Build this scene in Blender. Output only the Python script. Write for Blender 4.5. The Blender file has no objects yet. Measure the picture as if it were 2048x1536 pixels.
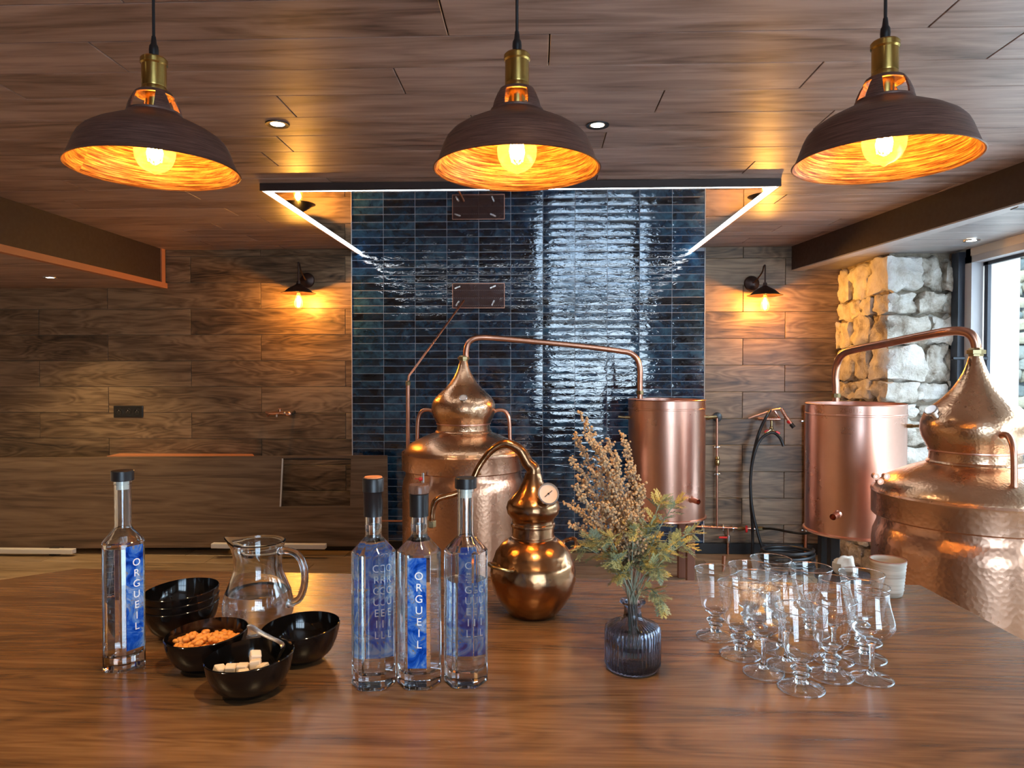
import bpy, math, random
from mathutils import Vector, Matrix, Euler, noise
PI = math.pi
R = random.Random(7)
S = bpy.context.scene
C = S.collection

# ------------------------------------------------------------------ camera, sky, exposure
F = 1420.0
CAM = Vector((0, 0, 1.38))
cam_rot = Euler((math.radians(90 - 1.09), 0, math.radians(2.0)), 'XYZ')
cd = bpy.data.cameras.new('camera'); cam = bpy.data.objects.new('camera', cd); C.objects.link(cam)
cam.location = CAM; cam.rotation_euler = cam_rot
cd.sensor_width = 36; cd.lens = F / 2048 * 36; cd.clip_start = 0.02
S.camera = cam
CR = cam_rot.to_matrix()

S.view_settings.view_transform = 'Standard'; S.view_settings.look = 'None'
S.view_settings.gamma = 1; S.view_settings.use_curve_mapping = False
S.view_settings.exposure = 0.88
cy = S.cycles
cy.use_denoising = True
cy.max_bounces = 24; cy.transmission_bounces = 24; cy.glossy_bounces = 6; cy.diffuse_bounces = 4
cy.transparent_max_bounces = 48; cy.sample_clamp_indirect = 6.0; cy.sample_clamp_direct = 0
cy.blur_glossy = 0.3

w = bpy.data.worlds.new('sky'); S.world = w; w.use_nodes = True
wn = w.node_tree.nodes; wl = w.node_tree.links
bgn = wn['Background']
SKY = 8.0
tc = wn.new('ShaderNodeTexCoord'); nz = wn.new('ShaderNodeTexNoise'); nz.inputs['Scale'].default_value = 2.0
cr_ = wn.new('ShaderNodeValToRGB')
cr_.color_ramp.elements[0].position = 0.3; cr_.color_ramp.elements[0].color = (0.50, 0.72, 1.0, 1)
cr_.color_ramp.elements[1].position = 0.75; cr_.color_ramp.elements[1].color = (0.78, 0.90, 1.0, 1)
wl.new(tc.outputs['Generated'], nz.inputs['Vector']); wl.new(nz.outputs['Fac'], cr_.inputs['Fac'])
wl.new(cr_.outputs['Color'], bgn.inputs['Color']); bgn.inputs['Strength'].default_value = SKY

def light(kind, name, loc, power, color=(1, 1, 1), rot=(0, 0, 0), **kw):
    l = bpy.data.lights.new(name, kind); l.energy = power; l.color = color
    for k, v in kw.items():
        if k == 'portal': l.cycles.is_portal = v
        else: setattr(l, k, v)
    o = bpy.data.objects.new(name, l); C.objects.link(o); o.location = loc; o.rotation_euler = rot
    return o

WALL = 5.39; RX = 2.68; LX = -4.3; BY = -2.2
CZ = 2.306; CZR = 2.128; CZL = 2.015
# daylight comes in through the two windows: portals guide the sky's light
light('AREA', 'daylight_portal', (RX + 0.10, 2.35, 1.15), 1, rot=(0, math.radians(90), 0), shape='RECTANGLE', size=1.95, size_y=4.5, portal=True)
light('AREA', 'daylight_portal', (1.03, BY - 0.12, 1.25), 1, rot=(math.radians(90), 0, 0), shape='RECTANGLE', size=1.9, size_y=1.7, portal=True)

def ray(px, py):
    return CR @ Vector(((px - 1024) / F, (768 - py) / F, -1))
def at(px, py, Y):
    d = ray(px, py); return CAM + d * (Y / d.y)
def atz(px, py, z):
    d = ray(px, py); return CAM + d * ((z - CAM.z) / d.z)
def atx(px, py, X):
    d = ray(px, py); return CAM + d * (X / d.x)

# ------------------------------------------------------------------ materials
class NT:
    def __init__(s, name):
        s.m = bpy.data.materials.new(name); s.m.use_nodes = True
        s.t = s.m.node_tree; s.n = s.t.nodes; s.b = s.n['Principled BSDF']; s.out = s.n['Material Output']
    def new(s, typ, **kw):
        x = s.n.new(typ)
        for k, v in kw.items():
            if k.startswith('_'): setattr(x, k[1:], v)
            else: x.inputs[k.replace('__', ' ')].default_value = v
        return x
    def link(s, a, b): s.t.links.new(a, b)
    def ramp(s, fac, stops):
        r = s.n.new('ShaderNodeValToRGB'); e = r.color_ramp.elements
        while len(e) < len(stops): e.new(0.5)
        for i, (p, c) in enumerate(stops): e[i].position = p; e[i].color = (*c, 1)
        if fac is not None: s.link(fac, r.inputs['Fac'])
        return r
    def math(s, op, a, b=None):
        x = s.n.new('ShaderNodeMath'); x.operation = op
        for i, v in enumerate((a, b)):
            if v is None: continue
            if isinstance(v, (int, float)): x.inputs[i].default_value = v
            else: s.link(v, x.inputs[i])
        return x.outputs[0]
    def bump(s, h, strength, dist):
        b = s.new('ShaderNodeBump', Strength=strength, Distance=dist); s.link(h, b.inputs['Height'])
        s.link(b.outputs['Normal'], s.b.inputs['Normal']); return b

def plain(name, col, rough=0.5, metal=0.0, spec=None, emis=None, es=0, coat=0, trans=0, ior=None):
    t = NT(name); b = t.b
    b.inputs['Base Color'].default_value = (*col, 1); b.inputs['Roughness'].default_value = rough
    b.inputs['Metallic'].default_value = metal
    if spec is not None: b.inputs['Specular IOR Level'].default_value = spec
    if emis: b.inputs['Emission Color'].default_value = (*emis, 1); b.inputs['Emission Strength'].default_value = es
    if coat: b.inputs['Coat Weight'].default_value = coat; b.inputs['Coat Roughness'].default_value = 0.06
    if trans: b.inputs['Transmission Weight'].default_value = trans
    if ior: b.inputs['IOR'].default_value = ior
    # faint surface unevenness so that nothing is perfectly flat
    if not trans and not emis:
        tc = t.new('ShaderNodeTexCoord'); n = t.new('ShaderNodeTexNoise', Scale=40.0, Detail=3.0)
        t.link(tc.outputs['Object'], n.inputs['Vector'])
        mr = t.new('ShaderNodeMapRange'); mr.inputs['To Min'].default_value = max(0, rough * 0.8); mr.inputs['To Max'].default_value = min(1, rough * 1.25 + 0.02)
        t.link(n.outputs['Fac'], mr.inputs['Value']); t.link(mr.outputs[0], b.inputs['Roughness'])
    return t.m

def wood(name, dark, mid, lite, freq=(1.1, 9, 9), rough=0.45, rings=26, rand=True, spec=0.4, contrast=1.0, knots=True, coat=0.0, vary=0.25):
    """Laminate wood: contour lines of stretched noise make the cathedral grain; object random shifts it plank by plank."""
    t = NT(name)
    tc = t.new('ShaderNodeTexCoord'); vec = tc.outputs['Object']
    oi = t.new('ShaderNodeObjectInfo')
    if rand:
        cx = t.new('ShaderNodeCombineXYZ')
        for i, k in enumerate((61.0, 37.0, 23.0)):
            t.link(t.math('MULTIPLY', oi.outputs['Random'], k), cx.inputs[i])
        va = t.new('ShaderNodeVectorMath', _operation='ADD'); t.link(vec, va.inputs[0]); t.link(cx.outputs[0], va.inputs[1]); vec = va.outputs[0]
    mp = t.new('ShaderNodeMapping'); mp.inputs['Scale'].default_value = freq; t.link(vec, mp.inputs['Vector'])
    n1 = t.new('ShaderNodeTexNoise', Scale=1.0, Detail=2.0, Roughness=0.45, Distortion=0.6); t.link(mp.outputs[0], n1.inputs['Vector'])
    ring = t.math('FRACT', t.math('MULTIPLY', n1.outputs['Fac'], rings))
    ringt = t.math('PINGPONG', t.math('MULTIPLY', n1.outputs['Fac'], rings), 1.0)
    mp2 = t.new('ShaderNodeMapping'); mp2.inputs['Scale'].default_value = (freq[0] * 4, freq[1] * 14, freq[2] * 14); t.link(vec, mp2.inputs['Vector'])
    n2 = t.new('ShaderNodeTexNoise', Scale=1.0, Detail=5.0, Roughness=0.65); t.link(mp2.outputs[0], n2.inputs['Vector'])
    mp3 = t.new('ShaderNodeMapping'); mp3.inputs['Scale'].default_value = (freq[0] * 1.2, freq[1] * 1.3, freq[2] * 1.3); t.link(vec, mp3.inputs['Vector'])
    n3 = t.new('ShaderNodeTexNoise', Scale=1.0, Detail=4.0, Roughness=0.6, Distortion=1.2); t.link(mp3.outputs[0], n3.inputs['Vector'])
    a = t.math('MULTIPLY', ringt, 0.18 * contrast); b = t.math('MULTIPLY', n2.outputs['Fac'], 0.45); c = t.math('MULTIPLY', n3.outputs['Fac'], 0.85 * contrast)
    v = t.math('ADD', t.math('ADD', a, b), c)
    if vary: v = t.math('ADD', v, t.math('MULTIPLY', t.math('SUBTRACT', oi.outputs['Random'], 0.5), vary))
    rp = t.ramp(t.math('SUBTRACT', v, 0.22 + 0.25 * (contrast - 1)), [(0.22, dark), (0.48, mid), (0.78, lite)])
    t.link(rp.outputs['Color'], t.b.inputs['Base Color'])
    t.b.inputs['Roughness'].default_value = rough; t.b.inputs['Specular IOR Level'].default_value = spec
    if coat: t.b.inputs['Coat Weight'].default_value = coat; t.b.inputs['Coat Roughness'].default_value = 0.2
    t.bump(v, 0.25, 0.0012)
    return t.m

def copper(name, col, rough, hammer=0.0, hscale=70, tarnish=0.35, col2=None, bump2=0.3):
    t = NT(name); tc = t.new('ShaderNodeTexCoord')
    n = t.new('ShaderNodeTexNoise', Scale=5.0, Detail=6.0, Roughness=0.6); t.link(tc.outputs['Object'], n.inputs['Vector'])
    c2 = col2 or tuple(x * (1 - tarnish) for x in col)
    rp = t.ramp(n.outputs['Fac'], [(0.35, c2), (0.65, col)])
    t.link(rp.outputs['Color'], t.b.inputs['Base Color'])
    t.b.inputs['Metallic'].default_value = 1.0
    mr = t.new('ShaderNodeMapRange'); mr.inputs['To Min'].default_value = rough * 1.2; mr.inputs['To Max'].default_value = rough * 0.85
    mr.inputs['From Min'].default_value = 0.25; mr.inputs['From Max'].default_value = 0.75
    t.link(n.outputs['Fac'], mr.inputs['Value']); t.link(mr.outputs[0], t.b.inputs['Roughness'])
    n2 = t.new('ShaderNodeTexNoise', Scale=3.0, Detail=2.0); t.link(tc.outputs['Object'], n2.inputs['Vector'])
    if hammer:
        v = t.new('ShaderNodeTexVoronoi', _feature='SMOOTH_F1', Scale=float(hscale), Smoothness=0.35); t.link(tc.outputs['Object'], v.inputs['Vector'])
        h = t.math('ADD', t.math('MULTIPLY', v.outputs['Distance'], hammer), t.math('MULTIPLY', n2.outputs['Fac'], bump2))
        t.bump(h, 0.6, 0.004)
    else:
        t.bump(n2.outputs['Fac'], bump2, 0.01)
    return t.m

def thin_glass(name, tint=(1, 1, 1), ior=1.7, edge=0.0, haze=0.0):
    """One sheet of clear glass: a Fresnel mirror over clear transmission, darker tint where it is seen edge-on."""
    t = NT(name); t.n.remove(t.b)
    tr = t.new('ShaderNodeBsdfTransparent'); tr.inputs['Color'].default_value = (*tint, 1)
    gl = t.new('ShaderNodeBsdfGlossy', Roughness=0.0); gl.inputs['Color'].default_value = (1, 1, 1, 1)
    fr = t.new('ShaderNodeFresnel'); ge = t.new('ShaderNodeNewGeometry')
    # the same mirror strength from either side of the sheet
    t.link(t.math('SUBTRACT', ior, t.math('MULTIPLY', ge.outputs['Backfacing'], ior - 1 / ior)), fr.inputs['IOR']); mx = t.new('ShaderNodeMixShader')
    t.link(fr.outputs[0], mx.inputs[0]); t.link(tr.outputs[0], mx.inputs[1]); t.link(gl.outputs[0], mx.inputs[2])
    if edge:
        lw = t.new('ShaderNodeLayerWeight', Blend=0.35)
        rp = t.ramp(lw.outputs['Facing'], [(0.3, tint), (1.0, tuple(x * (1 - edge) for x in tint))]); t.link(rp.outputs['Color'], tr.inputs['Color'])
    last = mx
    if haze:      # lightly frosted: the glass itself catches the filament's light
        tl = t.new('ShaderNodeBsdfTranslucent'); tl.inputs['Color'].default_value = (*tint, 1)
        last = t.new('ShaderNodeMixShader', Fac=haze); t.link(mx.outputs[0], last.inputs[1]); t.link(tl.outputs[0], last.inputs[2])
    t.link(last.outputs[0], t.out.inputs['Surface'])
    return t.m

M = {}
M['wall'] = wood('wall_plank_wood', (0.030, 0.018, 0.011), (0.135, 0.082, 0.044), (0.27, 0.175, 0.10), freq=(1.3, 8, 8), rings=22, rough=0.42, vary=0.22, contrast=1.15)
M['ceil'] = wood('ceiling_plank_wood', (0.085, 0.048, 0.038), (0.29, 0.185, 0.145), (0.45, 0.31, 0.255), freq=(1.1, 7, 7), rings=9, rough=0.36, vary=0.16, contrast=1.15, spec=0.5)
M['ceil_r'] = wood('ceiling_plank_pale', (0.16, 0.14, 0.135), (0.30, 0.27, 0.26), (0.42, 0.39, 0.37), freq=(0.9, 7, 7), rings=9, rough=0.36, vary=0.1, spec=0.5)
M['panel'] = wood('panel_wood', (0.055, 0.034, 0.021), (0.16, 0.098, 0.058), (0.25, 0.165, 0.10), freq=(0.7, 10, 10), rings=14, rough=0.4, rand=False, vary=0)
M['floor'] = wood('floor_wood', (0.10, 0.065, 0.035), (0.25, 0.17, 0.095), (0.38, 0.27, 0.16), freq=(1.0, 8, 8), rings=18, rough=0.35, vary=0.2)
M['table'] = wood('counter_wood', (0.050, 0.024, 0.012), (0.150, 0.079, 0.035), (0.25, 0.142, 0.068), freq=(1.6, 13, 13), rings=22, contrast=.72, rough=0.27, rand=False, vary=0, spec=0.5)
M['grout'] = plain('dark_joint', (0.03, 0.02, 0.015), 0.8)
M['tgrout'] = plain('grey_grout', (0.34, 0.35, 0.38), 0.8)
M['beam'] = plain('dark_brown_beam', (0.030, 0.014, 0.010), 0.55)
M['edging'] = plain('orange_wood_edging', (0.42, 0.16, 0.07), 0.45)
M['edging_r'] = plain('pale_edging', (0.45, 0.42, 0.40), 0.45)
M['black'] = plain('black_plastic', (0.008, 0.008, 0.009), 0.35)
M['rubber'] = plain('black_rubber', (0.010, 0.010, 0.011), 0.42)
M['steel_black'] = plain('black_steel', (0.012, 0.014, 0.018), 0.35, metal=0.3)
M['steel'] = plain('bright_steel', (0.70, 0.71, 0.73), 0.22, metal=1.0)
M['white'] = plain('white_board', (0.62, 0.58, 0.52), 0.6)
M['red'] = plain('red_enamel', (0.65, 0.02, 0.02), 0.35)
M['brass'] = copper('old_brass', (0.46, 0.34, 0.17), 0.28, tarnish=0.45, bump2=0.05)
M['socket_brass'] = copper('antique_brass', (0.56, 0.38, 0.11), 0.24, tarnish=0.3, bump2=0.02)
M['cu'] = copper('polished_copper', (0.82, 0.48, 0.37), 0.29, col2=(0.74, 0.42, 0.32), bump2=0.0)
M['cu_pipe'] = copper('copper_pipe', (0.72, 0.36, 0.24), 0.3, tarnish=0.3, bump2=0.0)
M['cu_ham'] = copper('hammered_copper', (0.70, 0.41, 0.28), 0.27, hammer=0.32, hscale=58, col2=(0.56, 0.31, 0.20), bump2=0.1)
M['cu_cap'] = copper('hammered_copper_cap', (0.68, 0.42, 0.26), 0.27, hammer=0.28, hscale=95, col2=(0.55, 0.33, 0.20), bump2=0.05)
M['cu_small'] = copper('amber_copper', (0.44, 0.235, 0.115), 0.22, hammer=0.22, hscale=80, col2=(0.27, 0.14, 0.07), bump2=0.1)
M['mesh'] = plain('brown_expanded_metal', (0.085, 0.035, 0.025), 0.4, metal=0.5)
M['tan_joint'] = plain('tan_joint', (0.30, 0.20, 0.12), 0.8)
M['leg_cu'] = plain('brown_painted_leg', (0.27, 0.12, 0.08), 0.45)

def shade_mat():
    t = NT('brushed_dark_copper_shade'); tc = t.new('ShaderNodeTexCoord')
    mp = t.new('ShaderNodeMapping'); mp.inputs['Scale'].default_value = (1, 1, 1); t.link(tc.outputs['Object'], mp.inputs['Vector'])
    # brushed rings: noise over (radius, height) with slow change around
    sx = t.new('ShaderNodeSeparateXYZ'); t.link(mp.outputs[0], sx.inputs[0])
    r = t.math('SQRT', t.math('ADD', t.math('MULTIPLY', sx.outputs[0], sx.outputs[0]), t.math('MULTIPLY', sx.outputs[1], sx.outputs[1])))
    ang = t.math('ARCTAN2', sx.outputs[1], sx.outputs[0])
    cx = t.new('ShaderNodeCombineXYZ'); t.link(t.math('MULTIPLY', r, 420.0), cx.inputs[0]); t.link(t.math('MULTIPLY', sx.outputs[2], 420.0), cx.inputs[1]); t.link(t.math('MULTIPLY', ang, 2.2), cx.inputs[2])
    n = t.new('ShaderNodeTexNoise', Scale=1.0, Detail=4.0, Roughness=0.65, Distortion=0.4); t.link(cx.outputs[0], n.inputs['Vector'])
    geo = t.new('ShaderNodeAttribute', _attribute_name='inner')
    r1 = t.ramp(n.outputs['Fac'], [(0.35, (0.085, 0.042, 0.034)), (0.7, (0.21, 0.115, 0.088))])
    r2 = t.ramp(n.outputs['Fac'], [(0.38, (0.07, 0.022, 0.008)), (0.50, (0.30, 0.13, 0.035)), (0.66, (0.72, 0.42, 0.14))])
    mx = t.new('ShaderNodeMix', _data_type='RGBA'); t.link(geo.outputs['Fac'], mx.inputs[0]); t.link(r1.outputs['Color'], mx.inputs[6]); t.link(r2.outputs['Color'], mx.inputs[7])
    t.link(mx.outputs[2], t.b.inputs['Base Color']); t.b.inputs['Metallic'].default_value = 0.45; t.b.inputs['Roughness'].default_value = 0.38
    t.bump(n.outputs['Fac'], 0.4, 0.001)
    return t.m
M['shade'] = shade_mat()
M['sconce'] = plain('dark_bronze', (0.045, 0.022, 0.016), 0.38, metal=0.6)
M['bulb_glass'] = thin_glass('amber_bulb_glass', (1.0, 0.80, 0.42), 1.6, edge=0.3, haze=0.022)
M['filament'] = plain('glowing_filament', (1, 0.6, 0.2), 0.5, emis=(1.0, 0.55, 0.16), es=260)
M['filament2'] = plain('glowing_filament_small', (1, 0.6, 0.2), 0.5, emis=(1.0, 0.50, 0.12), es=160)
M['led'] = plain('cool_led', (1, 1, 1), 0.5, emis=(0.86, 0.94, 1.0), es=9)
M['spot_glow'] = plain('spot_lens', (1, 1, 1), 0.5, emis=(1.0, 0.86, 0.62), es=14)
M['mirror'] = plain('dark_mirror_ceiling', (0.72, 0.72, 0.74), 0.015, metal=1.0)
M['frame'] = plain('anthracite_frame', (0.018, 0.022, 0.034), 0.4)
M['frame_pale'] = plain('grey_window_trim', (0.42, 0.40, 0.40), 0.5)
M['pane'] = thin_glass('window_glass', (0.96, 0.98, 0.98), 1.35)
M['render'] = plain('pale_render', (0.095, 0.145, 0.17), 0.8)
M['plaster'] = plain('warm_plaster', (0.62, 0.55, 0.47), 0.8)  # kept pale so the unseen walls reflect more light into the room
M['peanut'] = plain('roasted_peanut', (0.72, 0.30, 0.06), 0.4)
M['sugar'] = plain('sugar_cube', (0.74, 0.62, 0.50), 0.7)
M['bowl'] = plain('black_lacquer', (0.004, 0.0035, 0.0035), 0.07, spec=0.45, coat=0.15)
M['dial'] = plain('cream_dial', (0.80, 0.62, 0.50), 0.35)
M['cap_black'] = plain('black_cap', (0.010, 0.010, 0.012), 0.32)
M['cork'] = plain('cork_orange', (0.50, 0.20, 0.09), 0.6)
M['stopper'] = wood('dark_wood_stopper', (0.03, 0.015, 0.01), (0.10, 0.05, 0.035), (0.2, 0.12, 0.09), freq=(60, 60, 8), rings=6, rough=0.25, rand=False, vary=0)
M['stem_g'] = plain('grey_green_stem', (0.30, 0.33, 0.24), 0.7)
M['stem_d'] = plain('dry_stem', (0.36, 0.27, 0.19), 0.8)
M['bud'] = plain('tan_bud', (0.47, 0.31, 0.17), 0.8)
M['bud2'] = plain('grey_bud', (0.36, 0.31, 0.25), 0.8)
M['rag'] = plain('white_cloth', (0.72, 0.68, 0.58), 0.8)

def real_glass(name, col, ior=1.5, rough=0.0):
    t = NT(name); t.n.remove(t.b)
    g = t.new('ShaderNodeBsdfGlass', IOR=ior, Roughness=rough); g.inputs['Color'].default_value = (*col, 1)
    t.link(g.outputs[0], t.out.inputs['Surface']); return t.m
M['glass'] = real_glass('clear_glass', (0.97, 0.985, 0.99), 1.5)
M['liquid'] = real_glass('clear_spirit', (0.99, 0.995, 1.0), 1.36)
M['water'] = real_glass('water', (0.985, 0.985, 0.98), 1.33)
M['smoke_glass'] = real_glass('smoky_glass', (0.74, 0.77, 0.83), 1.5)
M['foot'] = thin_glass('glass_foot', (0.97, 0.975, 0.98), 2.0, edge=0.15)
M['goblet'] = thin_glass('thin_goblet_glass', (0.985, 0.99, 0.99), 1.85, edge=0.25)

def leaf_mat():
    t = NT('wormwood_leaf'); oi = t.new('ShaderNodeObjectInfo')
    rp = t.ramp(oi.outputs['Random'], [(0.0, (0.19, 0.24, 0.16)), (0.4, (0.24, 0.29, 0.15)), (0.6, (0.40, 0.35, 0.09)), (1.0, (0.58, 0.42, 0.07))])
    tc = t.new('ShaderNodeTexCoord'); n = t.new('ShaderNodeTexNoise', Scale=90.0); t.link(tc.outputs['Object'], n.inputs['Vector'])
    mx = t.new('ShaderNodeMix', _data_type='RGBA'); t.link(t.math('MULTIPLY', n.outputs['Fac'], 0.4), mx.inputs[0]); t.link(rp.outputs['Color'], mx.inputs[6]); mx.inputs[7].default_value = (0.36, 0.40, 0.30, 1)
    t.link(mx.outputs[2], t.b.inputs['Base Color']); t.b.inputs['Roughness'].default_value = 0.7
    return t.m
M['leaf'] = leaf_mat()

def tile_mat():
    t = NT('blue_glazed_tile'); tc = t.new('ShaderNodeTexCoord'); oi = t.new('ShaderNodeObjectInfo')
    cx = t.new('ShaderNodeCombineXYZ')
    for i, k in enumerate((71.0, 53.0, 29.0)): t.link(t.math('MULTIPLY', oi.outputs['Random'], k), cx.inputs[i])
    va = t.new('ShaderNodeVectorMath', _operation='ADD'); t.link(tc.outputs['Object'], va.inputs[0]); t.link(cx.outputs[0], va.inputs[1])
    n = t.new('ShaderNodeTexNoise', Scale=9.0, Detail=7.0, Roughness=0.7, Distortion=0.5); t.link(va.outputs[0], n.inputs['Vector'])
    v = t.math('ADD', n.outputs['Fac'], t.math('MULTIPLY', t.math('SUBTRACT', oi.outputs['Random'], 0.5), 0.22))
    rp = t.ramp(v, [(0.34, (0.0015, 0.003, 0.007)), (0.54, (0.008, 0.030, 0.066)), (0.76, (0.035, 0.11, 0.18))])
    t.link(rp.outputs['Color'], t.b.inputs['Base Color'])
    t.b.inputs['Roughness'].default_value = 0.04; t.b.inputs['Specular IOR Level'].default_value = 1.0
    mp = t.new('ShaderNodeMapping'); mp.inputs['Scale'].default_value = (12, 24, 38); t.link(va.outputs[0], mp.inputs['Vector'])
    n2 = t.new('ShaderNodeTexNoise', Scale=1.0, Detail=2.5, Roughness=0.55, Distortion=0.8); t.link(mp.outputs[0], n2.inputs['Vector'])
    t.bump(n2.outputs['Fac'], 0.6, 0.0026)
    return t.m
M['tile'] = tile_mat()

def stone_mat(name, stops, scale=9.0, vary=0.0):
    t = NT(name); tc = t.new('ShaderNodeTexCoord'); oi = t.new('ShaderNodeObjectInfo')
    n = t.new('ShaderNodeTexNoise', Scale=scale, Detail=8.0, Roughness=0.65, Distortion=0.3); t.link(tc.outputs['Object'], n.inputs['Vector'])
    v = n.outputs['Fac']
    if vary: v = t.math('ADD', v, t.math('MULTIPLY', t.math('SUBTRACT', oi.outputs['Random'], 0.5), vary))
    rp = t.ramp(v, stops); t.link(rp.outputs['Color'], t.b.inputs['Base Color']); t.b.inputs['Roughness'].default_value = 0.9
    n2 = t.new('ShaderNodeTexNoise', Scale=scale * 4, Detail=6.0, Roughness=0.7); t.link(tc.outputs['Object'], n2.inputs['Vector'])
    t.bump(n2.outputs['Fac'], 1.0, 0.02)
    return t.m
M['stone'] = stone_mat('limestone', [(0.3, (0.28, 0.22, 0.16)), (0.45, (0.62, 0.56, 0.47)), (0.65, (0.84, 0.80, 0.74))], 9, 0.22)
M['mortar'] = stone_mat('sandy_mortar', [(0.3, (0.20, 0.15, 0.10)), (0.6, (0.42, 0.34, 0.25))], 14)
M['stone2'] = stone_mat('field_stone', [(0.25, (0.06, 0.075, 0.07)), (0.5, (0.13, 0.135, 0.11)), (0.8, (0.22, 0.19, 0.12))], 6, 0.6)
M['mortar2'] = stone_mat('grey_mortar', [(0.3, (0.035, 0.045, 0.048)), (0.7, (0.07, 0.085, 0.09))], 10)

M['mortar3'] = stone_mat('added_opposite_wall', [(0.3, (0.10, 0.10, 0.09)), (0.6, (0.20, 0.19, 0.17))], 3)
M['ground'] = stone_mat('bounce_ground', [(0.3, (0.42, 0.42, 0.41)), (0.6, (0.56, 0.56, 0.54))], 4)  # unseen ground outside, made pale to bounce daylight up to the ceiling

def label_mat():
    t = NT('blue_watercolour_print'); tc = t.new('ShaderNodeTexCoord')
    n = t.new('ShaderNodeTexNoise', Scale=32.0, Detail=5.0, Roughness=0.6, Distortion=1.2); oi = t.new('ShaderNodeObjectInfo'); va = t.new('ShaderNodeVectorMath', _operation='ADD'); t.link(tc.outputs['Object'], va.inputs[0]); t.link(oi.outputs['Random'], va.inputs[1]); t.link(va.outputs[0], n.inputs['Vector'])
    rp = t.ramp(n.outputs['Fac'], [(0.34, (0.006, 0.040, 0.42)), (0.46, (0.02, 0.16, 0.80)), (0.55, (0.16, 0.42, 0.92)), (0.66, (0.62, 0.76, 0.96))])
    vn = t.math('ABSOLUTE', t.math('SUBTRACT', n.outputs['Fac'], 0.555)); vein = t.math('LESS_THAN', vn, 0.007)
    n3 = t.new('ShaderNodeTexNoise', Scale=30.0, Detail=2.0); t.link(tc.outputs['Object'], n3.inputs['Vector'])
    vein = t.math('MULTIPLY', vein, t.math('GREATER_THAN', n3.outputs['Fac'], 0.52))
    mx = t.new('ShaderNodeMix', _data_type='RGBA'); t.link(vein, mx.inputs[0]); t.link(rp.outputs['Color'], mx.inputs[6]); mx.inputs[7].default_value = (0.55, 0.38, 0.16, 1)
    t.n.remove(t.b)
    d = t.new('ShaderNodeBsdfDiffuse'); tl = t.new('ShaderNodeBsdfTranslucent'); ms = t.new('ShaderNodeMixShader', Fac=0.55)
    for x in (d, tl): t.link(mx.outputs[2], x.inputs['Color'])
    t.link(d.outputs[0], ms.inputs[1]); t.link(tl.outputs[0], ms.inputs[2]); t.link(ms.outputs[0], t.out.inputs['Surface'])
    return t.m
M['label'] = label_mat()
M['letter'] = plain('silver_lettering', (0.86, 0.91, 0.96), 0.35)

def cup_mat():
    t = NT('glazed_stoneware'); tc = t.new('ShaderNodeTexCoord'); n = t.new('ShaderNodeTexNoise', Scale=30.0, Detail=3.0)
    mp = t.new('ShaderNodeMapping'); mp.inputs['Scale'].default_value = (0.3, 0.3, 5.0); t.link(tc.outputs['Object'], mp.inputs['Vector']); t.link(mp.outputs[0], n.inputs['Vector'])
    rp = t.ramp(n.outputs['Fac'], [(0.35, (0.30, 0.26, 0.21)), (0.55, (0.46, 0.42, 0.36))]); t.link(rp.outputs['Color'], t.b.inputs['Base Color'])
    t.b.inputs['Roughness'].default_value = 0.4; return t.m
M['cup'] = cup_mat()

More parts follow.
